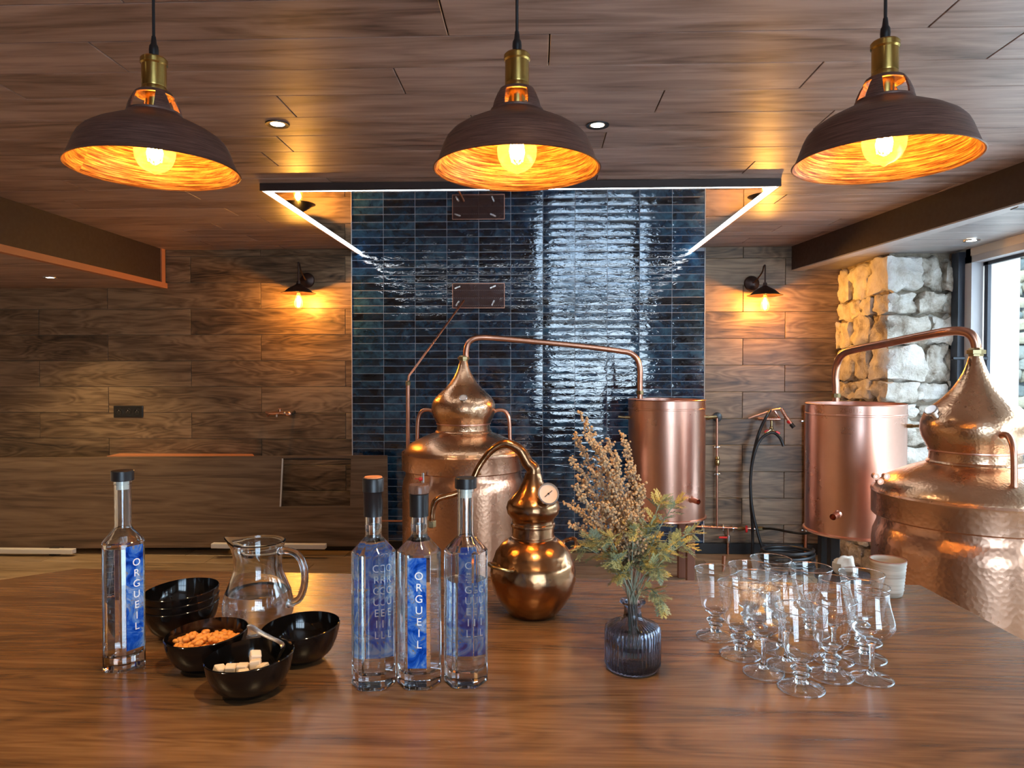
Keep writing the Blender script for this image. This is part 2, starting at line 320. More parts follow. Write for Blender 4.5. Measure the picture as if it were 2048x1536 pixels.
# ------------------------------------------------------------------ mesh helpers
class MB:
    def __init__(s): s.v = []; s.f = []; s.mi = []
    def add(s, vs, fs, mtx=None, mi=0):
        o = len(s.v)
        s.v += [tuple(mtx @ Vector(v)) if mtx else tuple(v) for v in vs]
        s.f += [tuple(i + o for i in f) for f in fs]; s.mi += [mi] * len(fs); return s
    def box(s, c, d, rot=None, bev=0.0):
        hx, hy, hz = d[0] / 2, d[1] / 2, d[2] / 2
        m = Matrix.Translation(c) @ (rot.to_4x4() if rot else Matrix())
        if bev <= 0:
            vs = [(x * hx, y * hy, z * hz) for x in (-1, 1) for y in (-1, 1) for z in (-1, 1)]
            return s.add(vs, [(0, 1, 3, 2), (4, 6, 7, 5), (0, 4, 5, 1), (2, 3, 7, 6), (0, 2, 6, 4), (1, 5, 7, 3)], m)
        b = min(bev, hx * .95, hy * .95, hz * .95); vs = []; idx = {}
        for x in (-1, 1):
            for y in (-1, 1):
                for z in (-1, 1):
                    for k in range(3):
                        p = [x * (hx - b), y * (hy - b), z * (hz - b)]; p[k] = (x * hx, y * hy, z * hz)[k]
                        idx[(x, y, z, k)] = len(vs); vs.append(p)
        fs = []
        for k in range(3):
            for sg in (-1, 1):
                o = [i for i in range(3) if i != k]; q = []
                for a, bb in ((-1, -1), (1, -1), (1, 1), (-1, 1)):
                    c3 = [0, 0, 0]; c3[k] = sg; c3[o[0]] = a; c3[o[1]] = bb; q.append(idx[(*c3, k)])
                fs.append(q)
        for k in range(3):
            o = [i for i in range(3) if i != k]
            for a in (-1, 1):
                for bb in (-1, 1):
                    q = []
                    for sg, kk in ((-1, o[0]), (1, o[0]), (1, o[1]), (-1, o[1])):
                        c3 = [0, 0, 0]; c3[k] = sg; c3[o[0]] = a; c3[o[1]] = bb; q.append(idx[(*c3, kk)])
                    fs.append(q)
        for x in (-1, 1):
            for y in (-1, 1):
                for z in (-1, 1): fs.append([idx[(x, y, z, k)] for k in range(3)])
        return s.add(vs, fs, m)
    def lathe(s, prof, n=32, mtx=None, close=False):
        vs = []; fs = []; rings = []
        for r, z in prof:
            if r < 1e-6: rings.append([len(vs)]); vs.append((0, 0, z))
            else:
                rings.append(list(range(len(vs), len(vs) + n)))
                vs += [(r * math.cos(2 * PI * i / n), r * math.sin(2 * PI * i / n), z) for i in range(n)]
        pairs = list(zip(rings, rings[1:])) + ([(rings[-1], rings[0])] if close else [])
        for a, b in pairs:
            for i in range(n):
                j = (i + 1) % n
                if len(a) == 1 and len(b) == 1: break
                if len(a) == 1: fs.append((a[0], b[j], b[i]))
                elif len(b) == 1: fs.append((a[i], a[j], b[0]))
                else: fs.append((a[i], a[j], b[j], b[i]))
        return s.add(vs, fs, mtx)
    def tube(s, pts, r, n=10, caps=True, mtx=None):
        pts = [Vector(p) for p in pts]; m = len(pts)
        rr = r if isinstance(r, (list, tuple)) else [r] * m
        tg = [(pts[min(i + 1, m - 1)] - pts[max(i - 1, 0)]).normalized() for i in range(m)]
        u = tg[0].orthogonal().normalized(); vs = []; fs = []
        for i in range(m):
            u = (u - tg[i] * u.dot(tg[i])).normalized(); v = tg[i].cross(u)
            vs += [pts[i] + (u * math.cos(2 * PI * k / n) + v * math.sin(2 * PI * k / n)) * rr[i] for k in range(n)]
        for i in range(m - 1):
            for k in range(n):
                j = (k + 1) % n; fs.append((i * n + k, i * n + j, (i + 1) * n + j, (i + 1) * n + k))
        if caps: fs.append(tuple(reversed(range(n)))); fs.append(tuple(range((m - 1) * n, m * n)))
        return s.add(vs, fs, mtx)
    def cyl(s, a, b, r, n=16): return s.tube([a, b], r, n)
    def ball(s, c, r, n=12, sc=(1, 1, 1), rot=None):
        k = max(4, n // 2); prof = [(r * math.sin(PI * i / k), -r * math.cos(PI * i / k)) for i in range(k + 1)]
        prof[0] = (0, -r); prof[-1] = (0, r)
        return s.lathe(prof, n, Matrix.Translation(c) @ (rot.to_4x4() if rot else Matrix()) @ Matrix.Diagonal((*sc, 1)))
    def prism(s, poly, z0, z1, mtx=None):
        n = len(poly); vs = [(x, y, z0) for x, y in poly] + [(x, y, z1) for x, y in poly]
        fs = [tuple(reversed(range(n))), tuple(range(n, 2 * n))] + [(i, (i + 1) % n, n + (i + 1) % n, n + i) for i in range(n)]
        return s.add(vs, fs, mtx)
    def mesh(s, name, mat, smooth=True, ang=0.6, normals=True):
        me = bpy.data.meshes.new(name); me.from_pydata(s.v, [], s.f)
        import bmesh
        if normals:
            bm = bmesh.new(); bm.from_mesh(me); bmesh.ops.recalc_face_normals(bm, faces=bm.faces); bm.to_mesh(me); bm.free()
        if smooth:
            me.shade_smooth(); me.set_sharp_from_angle(angle=ang)
        me.materials.append(mat); return me
    def build(s, name, mat, parent=None, loc=(0, 0, 0), rz=0, **kw):
        return inst(name, s.mesh(name, mat, **kw), parent, loc, rz)

def inst(name, me, parent=None, loc=(0, 0, 0), rz=0, rot=None, scale=None):
    o = bpy.data.objects.new(name, me); C.objects.link(o); o.location = loc
    o.rotation_euler = rot if rot else (0, 0, rz)
    if scale: o.scale = scale
    if parent: o.parent = parent
    return o
def tag(o, label=None, cat=None, group=None, kind=None):
    if label: o['label'] = label
    if cat: o['category'] = cat
    if group: o['group'] = group
    if kind: o['kind'] = kind
    return o
def thing(name, label, cat, loc=(0, 0, 0), rz=0, group=None):
    o = bpy.data.objects.new(name, None); C.objects.link(o); o.location = loc; o.rotation_euler = (0, 0, rz)
    o.empty_display_size = 0.05
    return tag(o, label, cat, group)
def dup(root, loc, rz=None, label=None, group=None):
    r = root.copy(); C.objects.link(r); r.location = loc
    if rz is not None: r.rotation_euler = (0, 0, rz)
    if label: r['label'] = label
    if group: r['group'] = group
    for ch in list(root.children):
        c = ch.copy(); C.objects.link(c); c.parent = r
        for g in list(ch.children):
            d = g.copy(); C.objects.link(d); d.parent = c
    return r
def catmull(P, k=8):
    P = [Vector(p) for p in P]; Q = [P[0] * 2 - P[1]] + P + [P[-1] * 2 - P[-2]]; out = []
    for i in range(1, len(Q) - 2):
        a, b, c, d = Q[i - 1:i + 3]
        for j in range(k):
            t = j / k
            out.append(0.5 * ((2 * b) + (c - a) * t + (2 * a - 5 * b + 4 * c - d) * t * t + (3 * b - a - 3 * c + d) * t ** 3))
    out.append(P[-1]); return out
def text_mesh(name, txt, size, mat, extrude=0.0002, line=1.0, align='CENTER'):
    cu = bpy.data.curves.new(name, 'FONT'); cu.body = txt; cu.size = size; cu.extrude = extrude
    cu.align_x = align; cu.align_y = 'CENTER'; cu.space_line = line
    o = bpy.data.objects.new(name, cu); C.objects.link(o); bpy.context.view_layer.update()
    dg = bpy.context.evaluated_depsgraph_get(); me = bpy.data.meshes.new_from_object(o.evaluated_get(dg))
    bpy.data.objects.remove(o); me.materials.clear(); me.materials.append(mat); me.name = name
    return me

# ------------------------------------------------------------------ room shell
_pl = {}
def slab(kind, d, mat, bev=0.0012):
    k = (kind, round(d[0], 3), round(d[1], 3), round(d[2], 3))
    if k not in _pl: _pl[k] = MB().box((0, 0, 0), d, bev=bev).mesh(kind, mat, smooth=False)
    return _pl[k]
def struct(name, mb, mat, **kw): return tag(mb.build(name, mat, **kw), kind='structure')

wall_back = struct('wall_back', MB().box(((LX + 2.9) / 2, WALL + 0.08, 1.15), (2.9 - LX, 0.14, 2.5)), M['tan_joint'], smooth=False)
def wall_planks(x0, x1, zoff, joints, clipz=(0.08, CZ)):
    """Rows of 0.2 m high wall planks; joints(row) gives one joint x and planks are 1.2 m long."""
    k = math.floor((clipz[0] - zoff) / 0.2)
    z = zoff + 0.2 * k; g = 0.0038
    while z < clipz[1]:
        a, b = max(z, clipz[0]), min(z + 0.2, clipz[1])
        if b - a > 0.01:
            j = joints(k); x = j - 1.2 * math.ceil((j - x0) / 1.2)
            while x < x1:
                p, q = max(x, x0), min(x + 1.2, x1)
                if q - p > 0.02:
                    dd = (q - p - g, 0.012, b - a - g)
                    inst('plank', slab('plank', dd, M['wall']), wall_back, ((p + q) / 2, WALL + 0.002 + R.uniform(-.0006, .0006), (a + b) / 2))
                x += 1.2
        z += 0.2; k += 1
TX0, TX1 = at(705, 745, WALL).x, at(1408, 745, WALL).x
zL = at(380, 877, WALL).z % 0.2
zR = at(1500, 677, WALL).z % 0.2
jA, jB = at(217.7, 800, WALL).x, at(383.5, 800, WALL).x
kL = round((at(380, 877, WALL).z - zL) / 0.2)
wall_planks(LX, TX0 - 0.004, zL, lambda k: jA if (k - kL + 5) % 2 == 0 else jB)
jC, jD = at(1485, 740, WALL).x, at(1570, 640, WALL).x
kR = round((at(1500, 677, WALL).z - zR) / 0.2)
wall_planks(TX1 + 0.006, 2.26, zR, lambda k: jD if (k - kR) % 2 == 0 else jC)

# blue glazed tiles, 11 columns
MZ = 2.276
tile_wall = struct('wall_tiled', MB().box(((TX0 + TX1) / 2, WALL + 0.005, 1.15), (TX1 - TX0, 0.016, 2.3)), M['tgrout'], smooth=False)
tw = (TX1 - TX0) / 11; th = 15.15 / F * WALL; g = 0.0038
tile_me = []
for q in range(4):
    mb = MB(); hx, hz, b = (tw - g) / 2, (th - g) / 2, 0.0022
    nx, nz_ = 6, 3; vs = []; fs = []
    for i in range(nx + 1):
        for j in range(nz_ + 1):
            u, v = i / nx * 2 - 1, j / nz_ * 2 - 1
            e = 1 if (i in (0, nx) or j in (0, nz_)) else 0
            vs.append((u * hx, (0.0012 if e else 0) - 0.0009 * noise.noise(Vector((u * 1.7 + q * 9, v * 1.3, q * 3.3))), v * hz))
    for i in range(nx):
        for j in range(nz_):
            a = i * (nz_ + 1) + j; fs.append((a, a + nz_ + 1, a + nz_ + 2, a + 1))
    n0 = len(vs); ring = [i * (nz_ + 1) for i in range(nx + 1)] + [nx * (nz_ + 1) + j for j in range(1, nz_ + 1)] + [i * (nz_ + 1) + nz_ for i in range(nx - 1, -1, -1)] + [j for j in range(nz_ - 1, 0, -1)]
    for r_ in ring: vs.append((vs[r_][0], 0.009, vs[r_][2]))
    L = len(ring)
    for i in range(L): fs.append((ring[i], n0 + i, n0 + (i + 1) % L, ring[(i + 1) % L]))
    mb.add(vs, fs); tile_me.append(mb.mesh('tile', M['tile'], ang=1.2, normals=True))
rows = int(MZ / th) + 1
for r in range(rows):
    z = MZ - (r + 0.5) * th
    if r < 27:
        for c in range(11):
            o = inst('tile', R.choice(tile_me), tile_wall, (TX0 + (c + .5) * tw, WALL - 0.0065, z), rot=(R.uniform(-.006, .006), 0, R.uniform(-.005, .005)))
low = MB()
for r in range(27, rows):
    z = MZ - (r + 0.5) * th
    if z < th / 2: break
    for c in range(11):
        me = R.choice(tile_me); mt = Matrix.Translation((TX0 + (c + .5) * tw, WALL - 0.0065, z)) @ Euler((R.uniform(-.006, .006), 0, R.uniform(-.005, .005))).to_matrix().to_4x4()
        low.add([v.co for v in me.vertices], [tuple(p.vertices) for p in me.polygons], mt)
tag(low.build('tile', M['tile'], tile_wall, ang=1.2), kind='stuff')
struct('trim_1', MB().box((TX0 - 0.002, WALL - 0.004, 1.15), (0.005, 0.016, 2.3)), M['edging_r'], smooth=False)
struct('trim_2', MB().box((TX1 + 0.002, WALL - 0.004, 1.15), (0.005, 0.016, 2.3)), M['edging_r'], smooth=False)

# floor of wood-look boards
floor = struct('floor', MB().box(((LX + RX) / 2, (BY + WALL) / 2, -0.06), (RX - LX + 0.6, WALL - BY + 0.4, 0.1)), M['grout'], smooth=False)
row = 0; y = WALL - 0.2
while y > 1.5:
    x = LX - R.random() * 1.2
    while x < RX:
        p, q = max(x, LX), min(x + 1.2, RX)
        if q - p > 0.05: inst('floorboard', slab('floorboard', (q - p - .003, .197, .012), M['floor']), floor, ((p + q) / 2, y + .1, -.0065))
        x += 1.2
    y -= 0.2
inst('floorboard', slab('floorboard', (RX - LX, 1.5 - BY + .1, .012), M['floor']), floor, ((LX + RX) / 2, (1.6 + BY) / 2 - 0.05, -.0065))

# ceilings: main, lowered left, lowered right
def beam_x(Y): return 1.90 + (Y - WALL) * (-0.12)
ceiling = struct('ceiling', MB().box(((LX + RX) / 2, (BY + WALL) / 2, CZ + 0.07), (RX - LX + 0.4, WALL - BY + 0.4, 0.1)), M['grout'], smooth=False)
def zj(py): return atz(1024, py, CZ).y
y0 = zj(70); rowsC = [(0, .035), (-1, -.245), (1, -.44), (2, -.878), (3, -.24), (4, .27), (5, -1.17), (6, .965), (7, .288)]
jmap = dict(rowsC)
k = -21
while y0 + 0.2032 * k < WALL:
    a = y0 + 0.2032 * k; b = min(a + 0.2032, WALL)
    if b - a > 0.02 and a > BY - .2:
        j = jmap.get(k, R.uniform(-1.2, 1.2)); x = j - 1.3 * math.ceil((j + 2.86) / 1.3); xe = min(RX, beam_x((a + b) / 2) + .1)
        while x < xe:
            p, q = max(x, -2.86), min(x + 1.3, xe)
            if q - p > 0.03: inst('plank', slab('ceiling_plank', (q - p - .004, b - a - .0035, .012), M['ceil']), ceiling, ((p + q) / 2, (a + b) / 2, CZ + .006 + R.uniform(-.0004, .0004)))
            x += 1.3
    k += 1
cl = struct('ceiling_left', MB().box(((LX - 2.88) / 2, (BY + WALL) / 2, CZL + 0.06), (-2.88 - LX, WALL - BY, 0.08)), M['grout'], smooth=False)
cr = struct('ceiling_right', MB().prism([(beam_x(WALL) + .06, WALL), (beam_x(-.6) + .03, -.6), (RX - .02, BY), (RX + .05, BY), (RX + .05, WALL)], CZR + .02, CZR + .12), M['grout'], smooth=False)
y = WALL
while y > BY:
    a, b = max(y - .203, BY), y
    inst('plank', slab('ceiling_plank_l', (-2.88 - LX, b - a - .002, .012), M['ceil']), cl, ((LX - 2.88) / 2, (a + b) / 2, CZL + .006))
    xl = beam_x((a + b) / 2) + .055
    if RX - xl > 0.03: inst('plank', slab('ceiling_plank_r', (RX - xl, b - a - .002, .012), M['ceil_r']), cr, ((RX + xl) / 2, (a + b) / 2, CZR + .012))
    y -= .203
tb = struct('trim_3', MB().box((-2.87, (BY + WALL) / 2, (2.05 + CZ) / 2), (0.03, WALL - BY, CZ - 2.05)), M['beam'], smooth=False)
MB().box((-2.865, (BY + WALL) / 2, 2.031), (0.045, WALL - BY, 0.04)).build('edge_strip', M['edging'], tb, smooth=False)
MB().box((-2.851, WALL - 0.055, 2.18), (0.012, 0.05, 0.258)).build('edge_strip', M['edging'], tb, smooth=False)
yb = -0.9; mb = MB()
P = [(beam_x(WALL), WALL), (beam_x(WALL) + .09, WALL), (beam_x(yb) + .05, yb), (beam_x(yb), yb)]
tr = struct('trim_4', mb.prism(P, CZR + .004, CZ), M['beam'], smooth=False)
MB().prism([(x + .004, y) for x, y in P], CZR - .004, CZR + .0035).build('edge_strip', M['edging_r'], tr, smooth=False)

# left and back walls, right wall with the big window
struct('wall_left', MB().box((LX - 0.05, (BY + WALL) / 2, 1.1), (0.1, WALL - BY, 2.4)), M['plaster'], smooth=False)
wr = MB(); WY0, WY1, WZ0, WZ1 = 0.1, 4.55, 0.18, 2.085
wr.box((RX + .15, (WY1 + WALL) / 2, 1.15), (.3, WALL - WY1 + .1, 2.5)).box((RX + .15, (BY + WY0) / 2, 1.15), (.3, WY0 - BY, 2.5))
wr.box((RX + .15, (WY0 + WY1) / 2, WZ0 / 2), (.3, WY1 - WY0, WZ0)).box((RX + .15, (WY0 + WY1) / 2, (WZ1 + 2.4) / 2), (.3, WY1 - WY0, 2.4 - WZ1))
struct('wall_right', wr, M['plaster'], smooth=False)
bw = MB(); a0, a1, b0, b1 = 0.1, 1.97, 0.42, 2.06
bw.box(((LX + a0) / 2, BY - .1, 1.15), (a0 - LX, .2, 2.5)).box(((a1 + RX) / 2 + .1, BY - .1, 1.15), (RX - a1 + .2, .2, 2.5))
bw.box(((a0 + a1) / 2, BY - .1, b0 / 2), (a1 - a0, .2, b0)).box(((a0 + a1) / 2, BY - .1, (b1 + 2.4) / 2), (a1 - a0, .2, 2.4 - b1))
struct('wall_front', bw, M['plaster'], smooth=False)

w1 = thing('window_1', None, None); w1['kind'] = 'structure'
fx = RX + .03
for (yy, ww) in ((WY1 - .035, .07), (WY0 + .03, .06), (2.3, .06)):
    MB().box((fx, yy, (WZ0 + WZ1) / 2), (.07, ww, WZ1 - WZ0)).build('window_frame', M['frame_pale'], w1, smooth=False)
for zz in (WZ0 + .02, WZ1 - .02): MB().box((fx, (WY0 + WY1) / 2, zz), (.07, WY1 - WY0, .04)).build('window_frame', M['frame_pale'], w1, smooth=False)
MB().box((fx + .06, (2.3 + WY1) / 2, (WZ0 + WZ1) / 2), (.008, WY1 - 2.3 - .1, WZ1 - WZ0 - .08)).build('pane', M['pane'], w1, smooth=False)
MB().box((fx + .06, (2.3 + WY0) / 2, (WZ0 + WZ1) / 2), (.008, 2.3 - WY0 - .1, WZ1 - WZ0 - .08)).build('pane', M['pane'], w1, smooth=False)
MB().box((fx + .045, WY1 - .10, (WZ0 + WZ1) / 2), (.02, .035, WZ1 - WZ0 - .08)).build('seal', M['frame'], w1, smooth=False)
MB().box((fx + .045, (2.3 + WY1) / 2, WZ1 - .05), (.02, WY1 - 2.3, .02)).build('seal', M['frame'], w1, smooth=False)
struct('trim_5', MB().box((RX - .02, WY1 + .035, 1.06), (.05, .075, 2.12)), M['frame'], smooth=False)
w2 = thing('window_2', None, None); w2['kind'] = 'structure'
for x in (a0 + .03, a0 + .50, (a0 + a1) / 2 + .02, a1 - .48, a1 - .03): MB().box((x, BY - .05, (b0 + b1) / 2), (.05, .06, b1 - b0)).build('window_frame', M['frame'], w2, smooth=False)
for z in (b0 + .03, 1.42, b1 - .03): MB().box(((a0 + a1) / 2, BY - .05, z), (a1 - a0, .06, .05)).build('window_frame', M['frame'], w2, smooth=False)
MB().box(((a0 + a1) / 2, BY - .09, (b0 + b1) / 2), (a1 - a0, .006, b1 - b0)).build('pane', M['pane'], w2, smooth=False)

# baseboard and black gap
struct('baseboard_back', MB().box(((LX + 2.24) / 2, WALL - .012, .04), (2.24 - LX, .022, .08), bev=.003), M['black'], smooth=False)

# mirrored ceiling panel with the light strip round three sides
pz = 2.285
fl, fr_ = atz(516, 376, MZ), atz(1560, 371, MZ)
px0, px1, py0 = fl.x, fr_.x, (fl.y + fr_.y) / 2
mp_ = thing('mirrored_ceiling_panel', 'dark mirror panel on the ceiling in front of the blue tiles, edged by light strip', 'ceiling panel', ((px0 + px1) / 2, (py0 + WALL) / 2, MZ))
hw, hd = (px1 - px0) / 2, (WALL - py0) / 2
MB().box((0, 0, .004), (2 * hw - .02, 2 * hd - .02, .006)).build('mirror', M['mirror'], mp_, smooth=False)
MB().box((0, -hd + .005, .010), (2 * hw, .010, .036)).build('rim', M['beam'], mp_, smooth=False)
for sx in (-1, 1): MB().box((sx * (hw - .004), .0055, .010), (.008, 2 * hd - .011, .036)).build('rim', M['edging'], mp_, smooth=False)
MB().box((0, -hd + .026, -.002), (2 * hw - .03, .028, .006)).build('light_strip', M['led'], mp_, smooth=False)
for sx in (-1, 1): MB().box((sx * (hw - .022), .018, -.002), (.022, 2 * hd - .04, .006)).build('light_strip', M['led'], mp_, smooth=False)

# rough stone pier at the right
pier = struct('wall_stone', MB().box((2.28 + .27, 4.67 + .36, 1.07), (.56, .71, 2.14)), M['mortar'], smooth=False)
def stone_mesh(name, d, seed, mat, amp=0.12, n=5, block=0.55):
    """A weathered block: a cube rounded towards an ellipsoid and chipped by noise."""
    mb = MB(); vs = []; idx = {}; fs = []
    def vid(i, j, k_):
        key = (i, j, k_)
        if key not in idx:
            p = Vector((i / n * 2 - 1, j / n * 2 - 1, k_ / n * 2 - 1))
            q = p.normalized() * max(abs(p.x), abs(p.y), abs(p.z)) * 1.22
            p = p.lerp(q, 1 - block)
            e = .04 * noise.noise(p * 6 + Vector((seed, 0, 0))) + noise.noise(p * 1.1 + Vector((seed * 7.1, seed * 3.3, 0))) * amp * 2 + noise.noise(p * 2.6 + Vector((0, seed * 5.1, seed))) * amp
            p = p * (1 + e)
            p.x *= 1 + .15 * noise.noise(Vector((p.z, seed, 0))) ; p.z *= 1 + .22 * noise.noise(Vector((p.x * 1.2, p.y, seed * 2.7)))
            idx[key] = len(vs); vs.append((p.x * d[0] / 2, p.y * d[1] / 2, p.z * d[2] / 2))
        return idx[key]
    for a in range(3):
        for sgn in (0, n):
            for i in range(n):
                for j in range(n):
                    q = []
                    for di, dj in ((0, 0), (1, 0), (1, 1), (0, 1)):
                        c = [0, 0, 0]; c[a] = sgn; c[(a + 1) % 3] = i + di; c[(a + 2) % 3] = j + dj; q.append(vid(*c))
                    fs.append(q)
    return mb.add(vs, fs).mesh(name, mat, ang=0.9)
z = 0.0; sd = 1
while z < 2.09:
    h = R.choice((.10, .14, .17, .2, .23)); h = min(h, 2.125 - z)
    # corner stone wraps both faces, then stones along each face; small chinking stones between
    cw, cdp = R.uniform(.16, .30), R.uniform(.2, .4)
    inst('stone', stone_mesh('stone', (cw, cdp, h - .012), sd, M['stone'], .13, 9, .70), pier, (2.235 + cw / 2, 4.62 + cdp / 2, z + h / 2)); sd += 1
    x = 2.235 + cw
    while x < 2.78:
        l = R.uniform(.12, .3)
        if 2.80 - x < .16: l = 2.84 - x
        inst('stone', stone_mesh('stone', (l - .008, .16, h - R.uniform(.008, .03)), sd, M['stone'], .19, 9, .58), pier, (x + l / 2, 4.70 + R.uniform(-.012, .015), z + h / 2)); sd += 1
        x += l
    y = 4.62 + cdp
    while y < WALL - .02:
        l = min(R.uniform(.14, .32), WALL + .02 - y)
        if l < .05: break
        inst('stone', stone_mesh('stone', (.14, l - .008, h - R.uniform(.006, .03)), sd, M['stone'], .20, 9, .56), pier, (2.30 + R.uniform(-.018, .012), y + l / 2, z + h / 2)); sd += 1
        y += l
    z += h

# outside: pale pillar and field stone wall
struct('wall_outside_pillar', MB().box((3.40, 5.5, 1.2), (.20, .35, 5.4), bev=.01), M['render'], smooth=False)
ow = struct('wall_outside', MB().box((7.2, 8.3, 1.4), (5.6, .3, 5.4)), M['mortar2'], smooth=False)
sm = [stone_mesh('field_stone', (.22, .14, .14), 100 + i, M['stone2'], .14, 4, .3) for i in range(7)]
rs = random.Random(3); z = -.3; n = 0
for r_ in range(22):
    x = 4.75 + rs.uniform(-.1, .1)
    while x < 7.3 and n < 299:
        s = rs.uniform(.6, 1.35)
        inst('stone', rs.choice(sm), ow, (x + .1 * s, 8.13 + rs.uniform(-.02, .02), z + .07 + rs.uniform(-.02, .02)), rot=(0, rs.uniform(-.3, .3), 0), scale=(s, 1, rs.uniform(.8, 1.15)))
        x += .215 * s + .01; n += 1
    z += .14
struct('ground_outside', MB().box((5.6, 2.5, -.35), (5.6, 13, .1)), M['ground'], smooth=False)
struct('wall_added_opposite', MB().box((8.5, 1.5, 1.1), (.3, 13.4, 3.0)), M['mortar3'], smooth=False)  # unseen wall, added to darken the window's reflection in the copper

# ------------------------------------------------------------------ ceiling lamps
def pendant(px, py, depth, label):
    c = at(px, py, depth)
    root = thing('pendant_lamp', label, 'lamp', c, 0, 'dark copper pendant lamps over the counter')
    return root
PR = .150
outer = [(PR, 0), (PR - .003, .002), (PR - .008, .011), (.1315, .040), (.126, .051), (.117, .061), (.099, .073), (.075, .085), (.057, .093), (.047, .102)]
inner = [(.044, .101), (.052, .092), (.073, .082), (.097, .070), (.114, .058), (.1225, .049), (.128, .038), (PR - .012, .010), (PR - .006, .001), (PR - .002, -.001)]
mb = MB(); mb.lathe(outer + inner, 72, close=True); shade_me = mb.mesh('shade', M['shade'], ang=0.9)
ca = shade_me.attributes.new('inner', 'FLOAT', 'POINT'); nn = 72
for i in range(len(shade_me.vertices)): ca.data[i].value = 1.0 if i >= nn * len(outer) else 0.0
# slotted neck: top ring and four struts
mb = MB()
mb.lathe([(.047, .098), (.048, .101), (.0475, .105), (.0445, .105), (.0445, .098)], 48, close=True)
mb.lathe([(.034, .136), (.031, .142), (.024, .145), (.010, .145), (.010, .142), (.022, .142), (.028, .139), (.031, .135)], 48, close=True)
for q in range(4):
    a = q * PI / 2 + PI / 4; w_ = .33
    vs = []; fs = []
    for j, (r, z) in enumerate(((.0475, .103), (.0450, .115), (.0395, .129), (.0330, .140))):
        for i in range(5):
            th_ = a + (i / 4 - .5) * 2 * w_ * (1 - .12 * j)
            vs.append((r * math.cos(th_), r * math.sin(th_), z))
        for i in range(5):
            th_ = a + (i / 4 - .5) * 2 * w_ * (1 - .12 * j); rr = r - .003
            vs.append((rr * math.cos(th_), rr * math.sin(th_), z))
    for j in range(3):
        for i in range(4):
            b_ = j * 10 + i; fs += [(b_, b_ + 1, b_ + 11, b_ + 10), (b_ + 5, b_ + 15, b_ + 16, b_ + 6)]
        fs += [(j * 10, j * 10 + 10, j * 10 + 15, j * 10 + 5), (j * 10 + 4, j * 10 + 9, j * 10 + 19, j * 10 + 14)]
    mb.add(vs, fs)
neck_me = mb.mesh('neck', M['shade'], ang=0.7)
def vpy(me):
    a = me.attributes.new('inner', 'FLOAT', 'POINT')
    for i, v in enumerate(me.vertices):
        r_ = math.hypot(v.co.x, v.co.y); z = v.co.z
        a.data[i].value = 1.0 if (z < .1405 and z > .1029 and r_ < .0475 - (z - .103) * .39 - .0012) else 0.0  # strut insides get the brighter ramp, bulb light put into the colour
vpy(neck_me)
sock_me = MB().lathe([(0, .144), (.0215, .144), (.0218, .151), (.021, .153), (.0215, .155), (.0215, .192), (.0235, .195), (.0235, .203), (.021, .206), (.008, .208), (0, .208)], 40).mesh('socket', M['socket_brass'], ang=0.5)
sin_me = MB().lathe([(0, .150), (.015, .150), (.015, .110), (.0135, .105), (.0135, .082), (0, .082)], 24).mesh('bulb_holder', M['socket_brass'])
grip_me = MB().lathe([(0, .207), (.0075, .207), (.0085, .220), (.0078, .228), (.0055, .232), (.0038, .246), (0, .246)], 20).mesh('cord_grip', M['black'])
bulb_me = MB().lathe([(.013, .085), (.0145, .078), (.022, .070), (.031, .055), (.036, .036), (.0345, .022), (.028, .008), (.018, .0), (.007, -.004), (.003, -.007), (0, -.008)], 40).mesh('bulb', M['bulb_glass'], ang=1.5)
fb = MB()
for q in range(6):
    a = q * PI / 3
    fb.tube([(.004 * math.cos(a), .004 * math.sin(a), .062), (.010 * math.cos(a), .010 * math.sin(a), .052), (.0135 * math.cos(a + .3), .0135 * math.sin(a + .3), .032), (.0105 * math.cos(a + .5), .0105 * math.sin(a + .5), .016)], .0011, 6)
fil_me = fb.mesh('filament', M['filament'])
PEND = [(310, 341, 1.30, 'leftmost of three pendant lamps, dark copper shade with glowing globe bulb'),
        (1034, 340, 1.28, 'middle pendant lamp of three, dark copper shade hanging before the blue tiles'),
        (1768, 324, 1.255, 'rightmost of three pendant lamps, dark copper shade against grey daylit ceiling')]
for px, py, dep, lab in PEND:
    r_ = pendant(px, py, dep, lab)
    for nm, me in (('shade', shade_me), ('neck', neck_me), ('socket', sock_me), ('cord_grip', grip_me)): inst(nm, me, r_)
    b_ = inst('bulb', bulb_me, r_); inst('filament', fil_me, b_); inst('bulb_holder', sin_me, r_)
    MB().cyl((0, 0, .243), (0, 0, CZ - r_.location.z + .001), .0028, 10).build('cord', M['rubber'], r_)
    light('POINT', 'pendant_glow', r_.location + Vector((0, 0, .034)), 3.3, (1.0, .52, .14), shadow_soft_size=.014)

